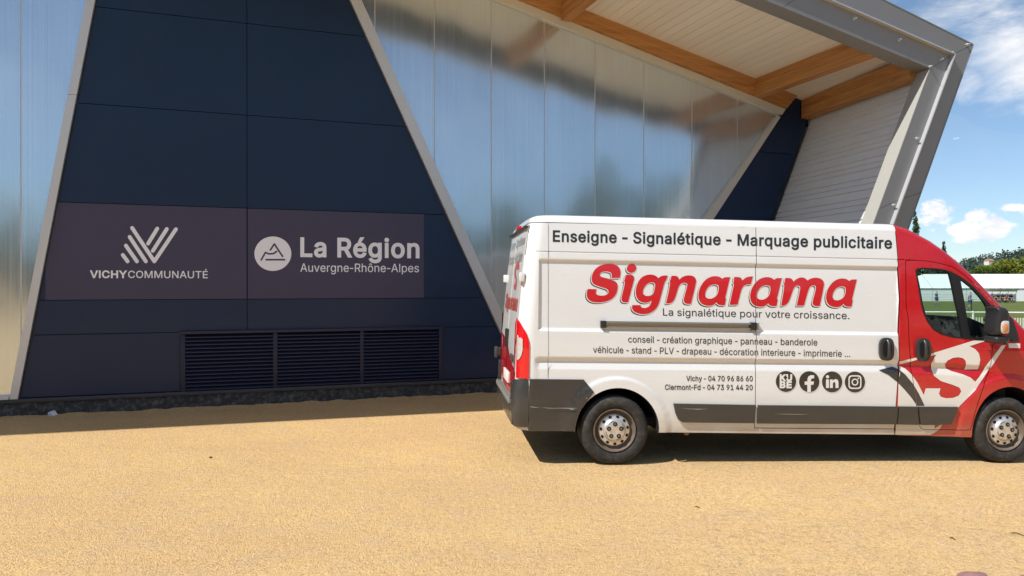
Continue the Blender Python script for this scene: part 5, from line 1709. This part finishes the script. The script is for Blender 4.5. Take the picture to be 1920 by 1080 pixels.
gg = [(1160, 248), (1110, 247), (1070, 258), (1042, 282), (1020, 258), (985, 240), (940, 234), (885, 242), (830, 270), (790, 320), (765, 385), (755, 450), (762, 510), (785, 555), (830, 585), (880, 592), (925, 582), (958, 562), (945, 610), (920, 645), (880, 660), (845, 658), (820, 645), (815, 622), (712, 622), (708, 660), (725, 695), (770, 722), (830, 735), (900, 732), (960, 710), (1010, 670), (1045, 610), (1065, 545), (1122, 325), (1140, 310)]
ggh = [(1005, 365), (995, 342), (965, 330), (925, 337), (885, 365), (858, 405), (845, 445), (848, 477), (870, 500), (905, 509), (950, 500), (980, 475), (990, 440)]
gn_ = [(1210, 250), (1270, 252), (1295, 270), (1308, 300), (1345, 265), (1400, 247), (1450, 245), (1495, 260), (1520, 295), (1520, 340), (1455, 605), (1400, 605), (1372, 592), (1362, 560), (1372, 510), (1412, 370), (1405, 347), (1380, 337), (1345, 340), (1315, 360), (1295, 395), (1255, 530), (1225, 580), (1190, 600), (1140, 600), (1195, 345), (1183, 328), (1190, 320)]
ga = [(1798, 297), (1730, 297), (1705, 318), (1670, 292), (1620, 283), (1560, 292), (1500, 325), (1450, 385), (1420, 450), (1408, 520), (1417, 575), (1440, 615), (1485, 640), (1540, 648), (1590, 640), (1630, 605), (1650, 632), (1690, 641), (1733, 640), (1748, 558), (1738, 550)]
gah = [(1655, 395), (1620, 382), (1580, 387), (1540, 407), (1510, 442), (1492, 490), (1492, 530), (1512, 555), (1550, 564), (1590, 555), (1625, 530), (1648, 500), (1660, 440)]
gr = [(248, 265), (320, 268), (340, 285), (350, 310), (390, 275), (430, 262), (482, 258), (458, 358), (420, 357), (380, 369), (350, 397), (330, 450), (290, 615), (188, 618), (245, 360), (232, 345), (240, 335)]
gm_ = [(895, 278), (960, 280), (985, 300), (998, 325), (1040, 287), (1095, 269), (1140, 277), (1175, 310), (1215, 285), (1270, 274), (1325, 280), (1370, 305), (1385, 345), (1380, 390), (1330, 633), (1270, 633), (1244, 617), (1238, 580), (1285, 410), (1277, 377), (1250, 367), (1215, 380), (1190, 412), (1130, 628), (1038, 628), (1085, 415), (1078, 382), (1050, 370), (1015, 387), (990, 430), (945, 565), (915, 607), (880, 628), (842, 628), (885, 375), (872, 360), (880, 350)]


def soft(pts):
    """round the traced outline but keep its sharp corners"""
    p = [np.array(q, float) for q in pts]
    out = []
    n = len(p)
    for i in range(n):
        a, b, c = p[i - 1], p[i], p[(i + 1) % n]
        u, v = b - a, c - b
        cs = u @ v / (np.linalg.norm(u) * np.linalg.norm(v))
        if cs < .6:
            out.append(b)
        else:
            out += [b - u * .25, b + v * .25]
    return np.array(out)


def shift_a(k, dx, dy):
    f = lambda L: [(1798 + dx - (1798 - x) * k, 297 + dy + (y - 297) * k) for x, y in L]
    return [l3(soft(f(ga))), l3(soft(f(gah)))]


letters = [[l2(soft(gS))], [l2(gdot)], [l2(soft(gi))], [l2(soft(gg)), l2(soft(ggh))], [l2(soft(gn_))],
           shift_a(1.033, -1603, -29), [l3(soft(gr))], shift_a(1.033, -948, -17), [l3(soft(gm_))], shift_a(1.0, 0, 0)]


def grow(Ls, d, dx=0, dy=0):
    out = []
    for k, L in enumerate(Ls):
        L = np.asarray(L, float)
        if area(L) < 0:
            L = L[::-1]
        out.append(offset_loop(L, d if k == 0 else -d) + np.array([dx, dy]))
    return out


for k, Ls in enumerate(letters):
    pass
decal('lettering', [grow(L, .35, -2.6, 2.6) for L in letters], 'decal_black', off=.0016, evenodd=True)
decal('lettering', [grow(L, 1.15, -.45, .45) for L in letters], 'decal_white', off=.0027, evenodd=True)
decal('lettering', [grow(L, 0.1) for L in letters], 'decal_red', off=.0038, evenodd=True)

# round social icons
icons = [(1473.7, 715.2), (1517.3, 715.6), (1560.2, 716), (1603, 716.3)]
z5 = lambda pts: [(1430 + x / 9.143, 680 + y / 9.143) for x, y in pts]
for k, (x, y) in enumerate(icons):
    ic = decal('round_icon', [[circle(x, y, 20.6, 21.0, 48)]], 'decal_white', off=.0018, grid=True)
    decal('icon_disc', [[circle(x, y, 19.0, 19.6, 48)]], 'decal_black', ic, off=.003, grid=True)
    if k == 0:
        g = text_px('KU', z5([(292, 308)])[0], z5([(506, 308)])[0], 11.0, bold=48) + text_px('BE', z5([(292, 430)])[0], z5([(500, 430)])[0], 11.4, bold=44)
        decal('icon_letters', g, 'decal_white', ic, off=.0042)
        decal('icon_mark', [[z5([(400, 224), (424, 256), (400, 290), (378, 256)])]], 'decal_black', ic, off=.0050)
    elif k == 1:
        decal('icon_letters', [[z5([(766, 508), (766, 380), (720, 380), (720, 322), (766, 322), (769, 272), (785, 236), (820, 215), (882, 215), (882, 268), (850, 270), (830, 285), (826, 322), (880, 322), (870, 380), (826, 380), (826, 508)])]], 'decal_white', ic, off=.0042)
    elif k == 2:
        decal('icon_letters', [[z5(circle(1112, 242, 28, 28, 20))], [z5([(1086, 288), (1137, 288), (1137, 434), (1086, 434)])],
                               [z5([(1153, 288), (1201, 288), (1201, 308), (1225, 288), (1260, 281), (1290, 298), (1300, 340), (1300, 434), (1248, 434), (1248, 358), (1236, 332), (1214, 336), (1203, 360), (1203, 434), (1153, 434)])]], 'decal_white', ic, off=.0042)
    else:
        a = np.linspace(0, 2 * np.pi, 48, endpoint=False)
        sq = lambda rx, ry: np.stack([1582 + rx * np.sign(np.cos(a)) * np.abs(np.cos(a)) ** .45, 333 + ry * np.sign(np.sin(a)) * np.abs(np.sin(a)) ** .45], 1)
        decal('icon_camera', [[z5(sq(112, 118)), z5(sq(90, 96))], [z5(circle(1582, 333, 58, 60)), z5(circle(1582, 333, 38, 40))], [z5(circle(1640, 270, 14, 14, 16))]], 'decal_white', ic, off=.0042, evenodd=True)

scuff = []
for (x0, y0, x1, y1) in ((992, 762, 1012, 764), (1014, 764, 1062, 766), (1040, 764.5, 1084, 765.5), (1066, 767, 1078, 767.5), (1276, 766, 1330, 766.8), (1300, 767.2, 1316, 767.2), (1098, 745, 1104, 749), (1450, 776, 1520, 776.6)):
    scuff.append([[(x0, y0), (x1, y1), ((x0 * .3 + x1 * .7), (y0 + y1) / 2 + 1.0), ((x0 * .7 + x1 * .3), (y0 + y1) / 2 + .7)]])
decal('scuff_mark', scuff, 'decal_faded_grey', off=.0245, gaps=False)
# white and charcoal shapes over the red cab
q4 = lambda pts: [(1620 + x / 4.5, 600 + y / 4.5) for x, y in pts]
sA = [(299, 350), (440, 317), (600, 274), (925, 173), (1032, 176), (955, 200), (890, 221), (940, 246), (970, 282), (981, 335), (975, 375), (960, 416), (845, 418), (860, 380), (858, 345), (835, 322), (795, 314), (750, 320), (705, 343), (682, 378), (690, 408), (735, 430), (830, 457), (900, 486), (938, 522),
      (1000, 440), (1030, 385), (1100, 295), (1160, 215), (1197, 212), (1150, 282), (1060, 412), (1010, 485), (940, 592), (786, 748), (440, 730), (285, 728), (290, 560), (297, 386), (350, 412), (402, 460), (452, 530), (505, 634), (520, 577), (646, 577), (633, 622), (648, 648), (690, 660), (750, 658), (800, 638), (821, 602), (805, 570), (745, 546), (650, 516), (592, 472), (566, 415), (565, 370), (590, 322), (612, 292), (460, 332), (299, 374)]
decal('white_swash', [[q4(sA)]], 'decal_white', off=.0032, grid=True)
decal('black_swash', [[q4([(125, 424), (180, 408), (238, 393), (292, 415), (350, 462), (415, 540), (465, 625), (512, 724), (448, 724), (400, 655), (340, 585), (280, 522), (205, 462)])]], 'decal_charcoal', off=.0045, grid=True)
decal('white_sill', [[q4([(272, 880), (300, 878), (590, 880), (600, 915), (650, 880), (660, 884), (632, 926), (590, 955), (560, 968), (262, 968)])]], 'decal_white', off=.0032, grid=True)
decal('black_spike', [[q4([(533, 880), (556, 880), (547, 946)])]], 'decal_charcoal', off=.0030)

# ================================================================== BEYOND THE VAN
def far(x, dist):
    """ground point under photo column x at the given depth"""
    X = (x - 960) / FPX * dist
    return X, dist


def zat(y, dist):
    return EYE - (y - 536.1) / FPX * dist


# ---- marquee
TX0, TY0 = far(1716, 116)
TX1 = far(2330, 116)[0]
tent = empty('marquee', 'long white marquee with a low pitched roof across the pitch', 'tent', (TX0, TY0, gz(TX0, TY0)), R(-3))
Lt, Dt, He, Hr = TX1 - TX0, 12.0, zat(540.5, 116) + .6, zat(513.5, 119) + .6
hx = 2.6
MB().add([(0, 0, 0), (Lt, 0, 0), (Lt, 0, He), (0, 0, He), (0, Dt, 0), (Lt, Dt, 0), (Lt, Dt, He), (0, Dt, He)],
         [(0, 1, 2, 3), (5, 4, 7, 6), (4, 0, 3, 7), (1, 5, 6, 2)]).build('tent_wall', 'tent_pvc', tent)
MB().add([(-.15, -.15, He), (Lt + .15, -.15, He), (Lt - hx, Dt / 2, Hr), (hx * 1.6, Dt / 2, Hr), (Lt + .15, Dt + .15, He), (-.15, Dt + .15, He)],
         [(0, 1, 2, 3), (4, 5, 3, 2), (5, 0, 3), (1, 4, 2)]).build('tent_roof', 'tent_pvc', tent)
sm_ = MB()
k = 2.5
while k < Lt - 2:
    sm_.tube([(k, -.16, He + .02), (k + 1.2, Dt / 2, Hr + .03)], .045, 5)
    sm_.box(k - .03, k + .03, -.03, .01, 0, He)
    k += 5.0
sm_.box(0, Lt, -.05, .0, He - .12, He - .04)
sm_.build('tent_seam', 'tent_seam', tent)

# ---- far barrier in front of the marquee
fb_ = empty('pitch_fence', 'thin grey rail fence on the far side of the pitch, before the marquee', 'fence', (far(1690, 110)[0], 110, gz(60, 0)))
b_ = MB()
for z in (.35, .7, 1.05):
    b_.box(-2, 12, -.02, .02, z - .02, z + .02)
b_.build('rail', 'mesh_grey', fb_)
for k in range(5):
    MB().box(k * 2.5 - .03, k * 2.5 + .03, -.03, .03, 0, 1.08).build('post', 'mesh_grey', fb_)

# ---- near barrier: white tube rail on posts
D1 = 33.0
X0 = far(1690, D1)[0]
g0 = gz(X0 + 3, 0)
nb_ = empty('pitch_barrier', 'white tubular barrier along the near edge of the pitch', 'fence', (X0, D1, g0), R(1.0))
zt = zat(583, D1) - g0
MB().tube([(-6, 0, zt), (30, 0, zt - .25)], .036, 10).build('rail', 'white_paint', nb_, smooth=True)
xp = far(1826, D1)[0] - X0
for k in range(-3, 9):
    MB().tube([(xp + k * 2.5, 0, -.3), (xp + k * 2.5, 0, zt)], .042, 8).build('post', 'white_paint', nb_, smooth=True)
# ---- picket fence a little nearer
D2 = 35.5
X0 = far(1690, D2)[0]
pf = empty('picket_fence', 'low cream picket fence behind the white barrier', 'fence', (X0, D2, gz(X0 + 3, 0)), R(1.0))
z1_, z0_ = zat(594, D2) - gz(X0 + 3, 0), -.1
pk = MB()
for k in range(220):
    x = -4 + k * .13
    pk.box(x - .028, x + .028, -.012, .012, z0_, z1_ - .01 * x)
pk.build('pales', 'picket_paint', pf)
MB().box(-4.2, 25, .012, .04, .12, .18).build('rail', 'picket_paint', pf)

# ---- dugout with curved hoops
DD = 104.0
XD = far(1852, DD)[0]
dg = empty('team_shelter', 'curved clear team shelter with a bench on the far touchline', 'shelter', (XD, DD, gz(XD, 0)))
w_ = far(1913, DD)[0] - XD
hoop = [(0, 0), (0, 1.2), (.12, 1.55), (.4, 1.8), (.75, 1.88), (1.15, 1.9)]
for k in range(5):
    x = w_ * k / 4
    MB().tube([(x, .9 - a, b) for a, b in hoop], .04, 7).build('hoop', 'shelter_grey', dg, smooth=True)
MB().box(0, w_, .88, .92, .1, 1.2).build('back_panel', 'tent_pvc', dg)
MB().box(.1, w_ - .1, .3, .7, .40, .46).build('bench', 'shelter_grey', dg)
MB().add([(0, .9 - .12, 1.55), (w_, .9 - .12, 1.55), (w_, .9 - .75, 1.88), (0, .9 - .75, 1.88), (0, -.25, 1.9), (w_, -.25, 1.9)], [(0, 1, 2, 3), (3, 2, 5, 4)]).build('canopy', 'tent_pvc', dg)


# ---- people
def skinned(name, joints, edges, mat, parent=None, sub=1):
    """one continuous body grown from a jointed skeleton"""
    me = bpy.data.meshes.new(name)
    me.from_pydata([j[:3] for j in joints], edges, [])
    o = bpy.data.objects.new(name, me)
    COL.objects.link(o)
    o.modifiers.new('skin', 'SKIN').use_smooth_shade = True
    for k, j in enumerate(joints):
        r = j[3] if hasattr(j[3], '__len__') else (j[3], j[3])
        me.skin_vertices[0].data[k].radius = r
        me.skin_vertices[0].data[k].use_root = (k == 0)
    sm = o.modifiers.new('sub', 'SUBSURF')
    sm.levels = sm.render_levels = sub
    dg_ = bpy.context.evaluated_depsgraph_get()
    m2 = bpy.data.meshes.new_from_object(o.evaluated_get(dg_))
    bpy.data.objects.remove(o)
    m2.name = name
    m2.materials.clear()
    m2.materials.append(MATS[mat])
    o2 = bpy.data.objects.new(name, m2)
    COL.objects.link(o2)
    o2.parent = parent
    return o2


def person(label, loc, rz, kit, pose, group):
    """pose: dict of joints (x forward, y left, z up)"""
    J = pose
    names = ['pelvis', 'belly', 'chest', 'neck', 'headb', 'headt', 'shL', 'elL', 'wrL', 'haL', 'shR', 'elR', 'wrR', 'haR', 'hiL', 'knL', 'anL', 'toL', 'hiR', 'knR', 'anR', 'toR']
    rad = dict(pelvis=(.15, .11), belly=(.13, .10), chest=(.155, .11), neck=.055, headb=.085, headt=.075, shL=.065, shR=.065, elL=.045, elR=.045, wrL=.032, wrR=.032, haL=.035, haR=.035,
               hiL=.095, hiR=.095, knL=.065, knR=.065, anL=.045, anR=.045, toL=.04, toR=.04)
    E_ = [('pelvis', 'belly'), ('belly', 'chest'), ('chest', 'neck'), ('neck', 'headb'), ('headb', 'headt'), ('chest', 'shL'), ('shL', 'elL'), ('elL', 'wrL'), ('wrL', 'haL'),
          ('chest', 'shR'), ('shR', 'elR'), ('elR', 'wrR'), ('wrR', 'haR'), ('pelvis', 'hiL'), ('hiL', 'knL'), ('knL', 'anL'), ('anL', 'toL'), ('pelvis', 'hiR'), ('hiR', 'knR'), ('knR', 'anR'), ('anR', 'toR')]
    ix = {n: k for k, n in enumerate(names)}
    o = skinned('person', [(*J[n], rad[n]) for n in names], [(ix[a], ix[b]) for a, b in E_], 'skin')
    o.location = loc
    o.rotation_euler = (0, 0, rz)
    tag(o, label, 'person', group)
    g = 1.16
    mid = lambda a, b, k: tuple(np.array(J[a]) * (1 - k) + np.array(J[b]) * k)
    sh = [(*J['belly'], (.15, .12)), (*J['chest'], (.175, .13)), (*mid('chest', 'neck', .7), .07), (*J['shL'], .08), (*mid('shL', 'elL', .75), .065), (*J['shR'], .08), (*mid('shR', 'elR', .75), .065), (*J['pelvis'], (.165, .125))]
    skinned('shirt', sh, [(0, 1), (1, 2), (1, 3), (3, 4), (1, 5), (5, 6), (0, 7)], kit, o)
    so_ = [(*J['pelvis'], (.17, .13)), (*J['hiL'], .115), (*mid('hiL', 'knL', .8), .10), (*J['hiR'], .115), (*mid('hiR', 'knR', .8), .10)]
    skinned('shorts', so_, [(0, 1), (1, 2), (0, 3), (3, 4)], kit, o)
    for s in 'LR':
        skinned('sock', [(*mid('kn' + s, 'an' + s, .2), .06), (*J['an' + s], .052), (*J['to' + s], .045)], [(0, 1), (1, 2)], kit, o)
    hb_ = np.array(J['headt'])
    skinned('hair', [tuple(hb_ + [-.03, 0, -.03]) + (.088,), tuple(hb_ + [.0, 0, .03]) + (.07,)], [(0, 1)], 'hair_dark', o)
    return o


def standing(lean=.0, st=.22, arm=.2):
    return dict(pelvis=(0, 0, .96), belly=(lean * .3, 0, 1.12), chest=(lean * .7, 0, 1.36), neck=(lean, 0, 1.52), headb=(lean + .03, 0, 1.62), headt=(lean + .02, 0, 1.71),
                shL=(lean * .7, .19, 1.42), elL=(lean - .06 - arm * .4, .26, 1.15), wrL=(lean + arm * .5, .22, .98), haL=(lean + arm * .8, .20, .93),
                shR=(lean * .7, -.19, 1.42), elR=(lean - .02, -.25, 1.14), wrR=(lean + arm, -.18, 1.02), haR=(lean + arm * 1.3, -.15, 1.02),
                hiL=(.0, .10, .90), knL=(st * .7, .11, .52), anL=(st * .5, .11, .10), toL=(st * .5 + .15, .11, .035),
                hiR=(.0, -.10, .90), knR=(-st * .1, -.11, .50), anR=(-st * .8, -.11, .12), toR=(-st * .8 + .13, -.11, .035))


def seated(lean=.1, arm=0):
    return dict(pelvis=(0, 0, .52), belly=(.02 + lean * .3, 0, .68), chest=(lean * .8, 0, .92), neck=(lean + .02, 0, 1.08), headb=(lean + .06, 0, 1.18), headt=(lean + .05, 0, 1.27),
                shL=(lean * .8, .19, .98), elL=(lean + .10, .25, .74), wrL=(lean + .30, .17 - arm, .66), haL=(lean + .37, .14 - arm, .64),
                shR=(lean * .8, -.19, .98), elR=(lean + .10, -.25, .74), wrR=(lean + .30, -.17 + arm, .66), haR=(lean + .37, -.14 + arm, .64),
                hiL=(.05, .10, .50), knL=(.46, .14, .50), anL=(.44, .15, .10), toL=(.58, .16, .035), hiR=(.05, -.10, .50), knR=(.46, -.14, .50), anR=(.40, -.15, .10), toR=(.54, -.16, .035))


d_ = 88.0
x_ = far(1756, d_)[0]
person('footballer in blue kit standing alone on the pitch, farther left, arms at sides', (x_, d_, gz(x_, 0)), R(-60), 'kit_blue', standing(.02, .18, .05), 'footballers in blue')
d_ = 71.0
x_ = far(1818.5, d_)[0]
person('footballer in blue kit walking with hands in front, nearer the barrier', (x_, d_, gz(x_, 0)), R(-20), 'kit_blue', standing(.05, .25, .28), 'footballers in blue')
for k, (px_, lb) in enumerate([(1867.5, 'black kit substitute leaning forward at the left end of the shelter bench'), (1876, 'black kit substitute second from the left on the shelter bench'),
                               (1885.5, 'black kit substitute sitting upright in the middle of the shelter bench'), (1893, 'black kit substitute hunched second from the right on the shelter bench'),
                               (1902, 'black kit substitute sitting straight at the right end of the shelter bench')]):
    x_ = far(px_, DD - .3)[0]
    person(lb, (x_, DD + .45, gz(x_, 0)), R(-90 + (k % 3 - 1) * 25), 'kit_black', seated([.28, .22, .05, .3, .04][k], .03 * k), 'substitutes on the bench')


# ---- trees
def leaf_cloud(rng, lobes, n, size):
    V = np.zeros((n * 4, 3))
    w = np.array([l[3] ** 2 for l in lobes])
    w = w / w.sum()
    ch = rng.choice(len(lobes), n, p=w)
    L = np.array(lobes)[ch]
    d = rng.normal(size=(n, 3))
    d /= np.linalg.norm(d, axis=1)[:, None]
    r = L[:, 3] * (rng.random(n) ** .35) * (1 + .18 * rng.normal(size=n))
    c = L[:, :3] + d * r[:, None] * np.array([1, 1, .85])
    a = rng.normal(size=(n, 3))
    a /= np.linalg.norm(a, axis=1)[:, None]
    b = np.cross(a, rng.normal(size=(n, 3)))
    b /= np.linalg.norm(b, axis=1)[:, None]
    s = size * (.6 + .8 * rng.random(n))[:, None]
    V[0::4], V[1::4], V[2::4], V[3::4] = c - a * s, c - b * s * .55, c + a * s, c + b * s * .55
    F = np.arange(n * 4).reshape(-1, 4)
    return V, F


def qmesh(name, V, F, mat):
    me = bpy.data.meshes.new(name)
    me.vertices.add(len(V))
    me.vertices.foreach_set('co', V.astype(np.float32).ravel())
    me.loops.add(F.size)
    me.loops.foreach_set('vertex_index', F.astype(np.int32).ravel())
    me.polygons.add(len(F))
    me.polygons.foreach_set('loop_start', np.arange(0, F.size, 4, dtype=np.int32))
    me.materials.append(MATS[mat])
    me.update(calc_edges=True)
    return me


def tree_mesh(seed, kind, mat, n=4200):
    rng = np.random.default_rng(seed)
    if kind == 'poplar':
        lobes = [(rng.normal() * .18, rng.normal() * .18, 1.6 + k * .82, .95 - .06 * k + .25 * rng.random()) for k in range(10)]
        size = .17
    else:
        lobes = []
        for k in range(16):
            a, r = rng.random() * 6.28, 2.4 * rng.random() ** .5
            lobes.append((r * math.cos(a), r * math.sin(a), 2.2 + 4.6 * rng.random() - r * .35, .8 + .9 * rng.random()))
        size = .23
    V, F = leaf_cloud(rng, lobes, n, size)
    crown = qmesh('crown', V, F, mat)
    t = MB()
    top = 9.0 if kind == 'poplar' else 5.2
    t.tube([(0, 0, -.3), (.05, 0, top * .35), (-.05, .05, top * .7), (0, 0, top)], [.22, .17, .11, .04], 8)
    for k in range(6):
        a, z = rng.random() * 6.28, top * (.3 + .5 * rng.random())
        l = .5 if kind == 'poplar' else 1.7
        t.tube([(0, 0, z), (l * .6 * math.cos(a), l * .6 * math.sin(a), z + l * .5), (l * math.cos(a), l * math.sin(a), z + l * 1.1)], [.08, .05, .02], 6)
    to = t.build('trunk', 'bark')
    tm = to.data
    bpy.data.objects.remove(to)
    return crown, tm


KINDS = {('round', 'leaf_olive'): [tree_mesh(k, 'round', 'leaf_olive') for k in (1, 2, 3)],
         ('round', 'leaf_green'): [tree_mesh(k, 'round', 'leaf_green') for k in (4, 5)],
         ('round', 'leaf_dark'): [tree_mesh(k, 'round', 'leaf_dark') for k in (6, 7)],
         ('poplar', 'leaf_dark'): [tree_mesh(9, 'poplar', 'leaf_dark', 3200)]}


def tree(name, px_, dist, top_y, width, key, var, label, group, rz=0.0):
    x_, y_ = far(px_, dist)
    g = gz(x_, y_)
    h = (zat(top_y, dist) - g) * (1.0 if key[0] == 'poplar' else 1.06)
    cm, tm = KINDS[key][var % len(KINDS[key])]
    o = empty(name, label, 'tree', (x_, y_, g), rz, group)
    sz = h / (9.8 if key[0] == 'poplar' else 8.0)
    o.scale = (width * sz, width * sz, sz)
    for nm, me in (('crown', cm), ('trunk', tm)):
        c = bpy.data.objects.new(nm, me)
        COL.objects.link(c)
        c.parent = o
    return o


tree('poplar_tree', 1716, 150, 386, .42, ('poplar', 'leaf_dark'), 0, 'slim dark poplar rising just right of the grey portal leg', 'dark poplars behind the van')
tree('poplar_tree', 1769, 158, 447, .55, ('poplar', 'leaf_dark'), 0, 'shorter dark poplar whose tip shows over the red windscreen edge', 'dark poplars behind the van', 2.0)
row = [(1746, 480, 'leaf_dark'), (1790, 500, 'leaf_green'), (1822, 500, 'leaf_green'), (1838, 498, 'leaf_olive'), (1856, 496, 'leaf_green'), (1872, 484, 'leaf_olive'), (1890, 476, 'leaf_olive'), (1907, 474, 'leaf_olive'), (1922, 480, 'leaf_green'), (1712, 492, 'leaf_dark'), (1940, 478, 'leaf_olive'), (1960, 474, 'leaf_olive')]
whr = ['behind the driver side glass', 'at the left end of the row', 'second from the left in the row', 'low at the left of the olive row', 'under the pale house', 'just right of the pale house', 'tallest left half of the row',
       'tallest right half of the row', 'at the right edge of the picture', 'half hidden by the door pillar', 'beyond the right edge', 'farthest right in the row']
adj = {'leaf_dark': 'dark green broad tree', 'leaf_olive': 'sunlit olive green tree', 'leaf_green': 'mid green tree'}
for k, (px_, ty, mt) in enumerate(row):
    tree('broadleaf_tree', px_, 142 + (k * 7) % 13, ty, 1.0 + .25 * ((k * 5) % 3) / 2, ('round', mt), k, adj[mt] + ' behind the marquee, ' + whr[k], 'trees behind the marquee', k * 1.3)

# ---- wooded hill and its pale house
hv, hf = [], []
hxs = np.linspace(-200, 1500, 90)
hys = np.linspace(640, 1300, 24)
hr = np.random.default_rng(8)
ph = hr.random(6) * 6.28


def hillz(x, y):
    k = math.exp(-((y - 900) / 160) ** 2)
    rise = 47 + 9 * math.sin(x / 150 + ph[0]) + 4 * math.sin(x / 47 + ph[1])
    rise *= 1 / (1 + math.exp(-(x - 470) / 35))
    return -6 + k * rise


for y in hys:
    for x in hxs:
        hv.append((x, y, hillz(x, y)))
for j in range(len(hys) - 1):
    for i in range(len(hxs) - 1):
        hf.append((j * 90 + i, j * 90 + i + 1, (j + 1) * 90 + i + 1, (j + 1) * 90 + i))
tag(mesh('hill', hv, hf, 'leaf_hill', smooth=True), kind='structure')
rng = np.random.default_rng(11)
lob = []
for k in range(900):
    y = 660 + 260 * rng.random()
    x = (rng.random() * .42 + .48) * y
    lob.append((x, y, hillz(x, y) + 2.5, 4 + 3.5 * rng.random()))
V, F = leaf_cloud(rng, lob, 26000, 1.5)
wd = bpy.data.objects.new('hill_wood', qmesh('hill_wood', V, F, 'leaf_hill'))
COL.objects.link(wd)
tag(wd, 'wood covering the far hill, painted blue-green for haze', 'wood', kind='stuff')
hd = 640
hx_ = far(1855, hd)[0]
hz_ = zat(491, hd)
HS = .62
hs = empty('pale_house', 'pale house with a pitched roof among the trees on the hill', 'house', (hx_, hd, hz_ - 4.6), R(15))
hs.scale = (HS, HS, HS)
MB().box(-5, 5, -4, 4, 0, 8.6).build('wall', 'house_wall', hs)
MB().add([(-5.5, -4.5, 8.6), (5.5, -4.5, 8.6), (5.5, 4.5, 8.6), (-5.5, 4.5, 8.6), (-4, 0, 11.6), (4, 0, 11.6)], [(0, 1, 5, 4), (2, 3, 4, 5), (3, 0, 4), (1, 2, 5), (0, 3, 2, 1)]).build('roof', 'house_roof', hs)

# ---- what the glazing mirrors: a belt of trees behind the photographer
rng = np.random.default_rng(21)
lob = []
for k in range(330):
    a = -math.pi * (.02 + .96 * rng.random())
    r = 52 + 14 * rng.random()
    h = 9.5 + 2.6 * math.sin(a * 9) + 2.0 * math.sin(a * 23 + 1)
    lob.append((r * math.cos(a), r * math.sin(a), h * (.15 + .7 * rng.random()), 2.2 + 1.4 * rng.random()))
V, F = leaf_cloud(rng, lob, 34000, .6)
wd = bpy.data.objects.new('tree_belt', qmesh('tree_belt', V, F, 'leaf_green'))
COL.objects.link(wd)
tag(wd, 'belt of green trees mirrored in the glazing', 'trees', kind='stuff')

# ---- two pinkish stones at the bottom right edge
for k, (px_, py_, r_, lb) in enumerate([(1828, 1093, .10, 'rounded pinkish stone on the sand at the bottom edge of the photo'), (1934, 1097, .085, 'second pinkish stone cut off by the bottom right corner')]):
    p = gpt(px_, py_)
    bm = bmesh.new()
    bmesh.ops.create_icosphere(bm, subdivisions=4, radius=1)
    rs_ = random.Random(k)
    from mathutils import noise as mnoise
    for v in bm.verts:
        q = v.co.normalized()
        d = 1 + .16 * mnoise.noise(q * 1.6 + Vector((k * 5, 0, 0))) + .05 * mnoise.noise(q * 5)
        v.co = Vector((q.x * r_ * d, q.y * r_ * .8 * d, q.z * r_ * .55 * d))
    me = bpy.data.meshes.new('pink_stone')
    bm.to_mesh(me)
    bm.free()
    for f in me.polygons:
        f.use_smooth = True
    me.materials.append(MATS['stone_pink'])
    o = bpy.data.objects.new('pink_stone', me)
    COL.objects.link(o)
    o.location = p + np.array([0, 0, r_ * .1])
    tag(o, lb, 'stone', 'pinkish stones at the bottom edge')
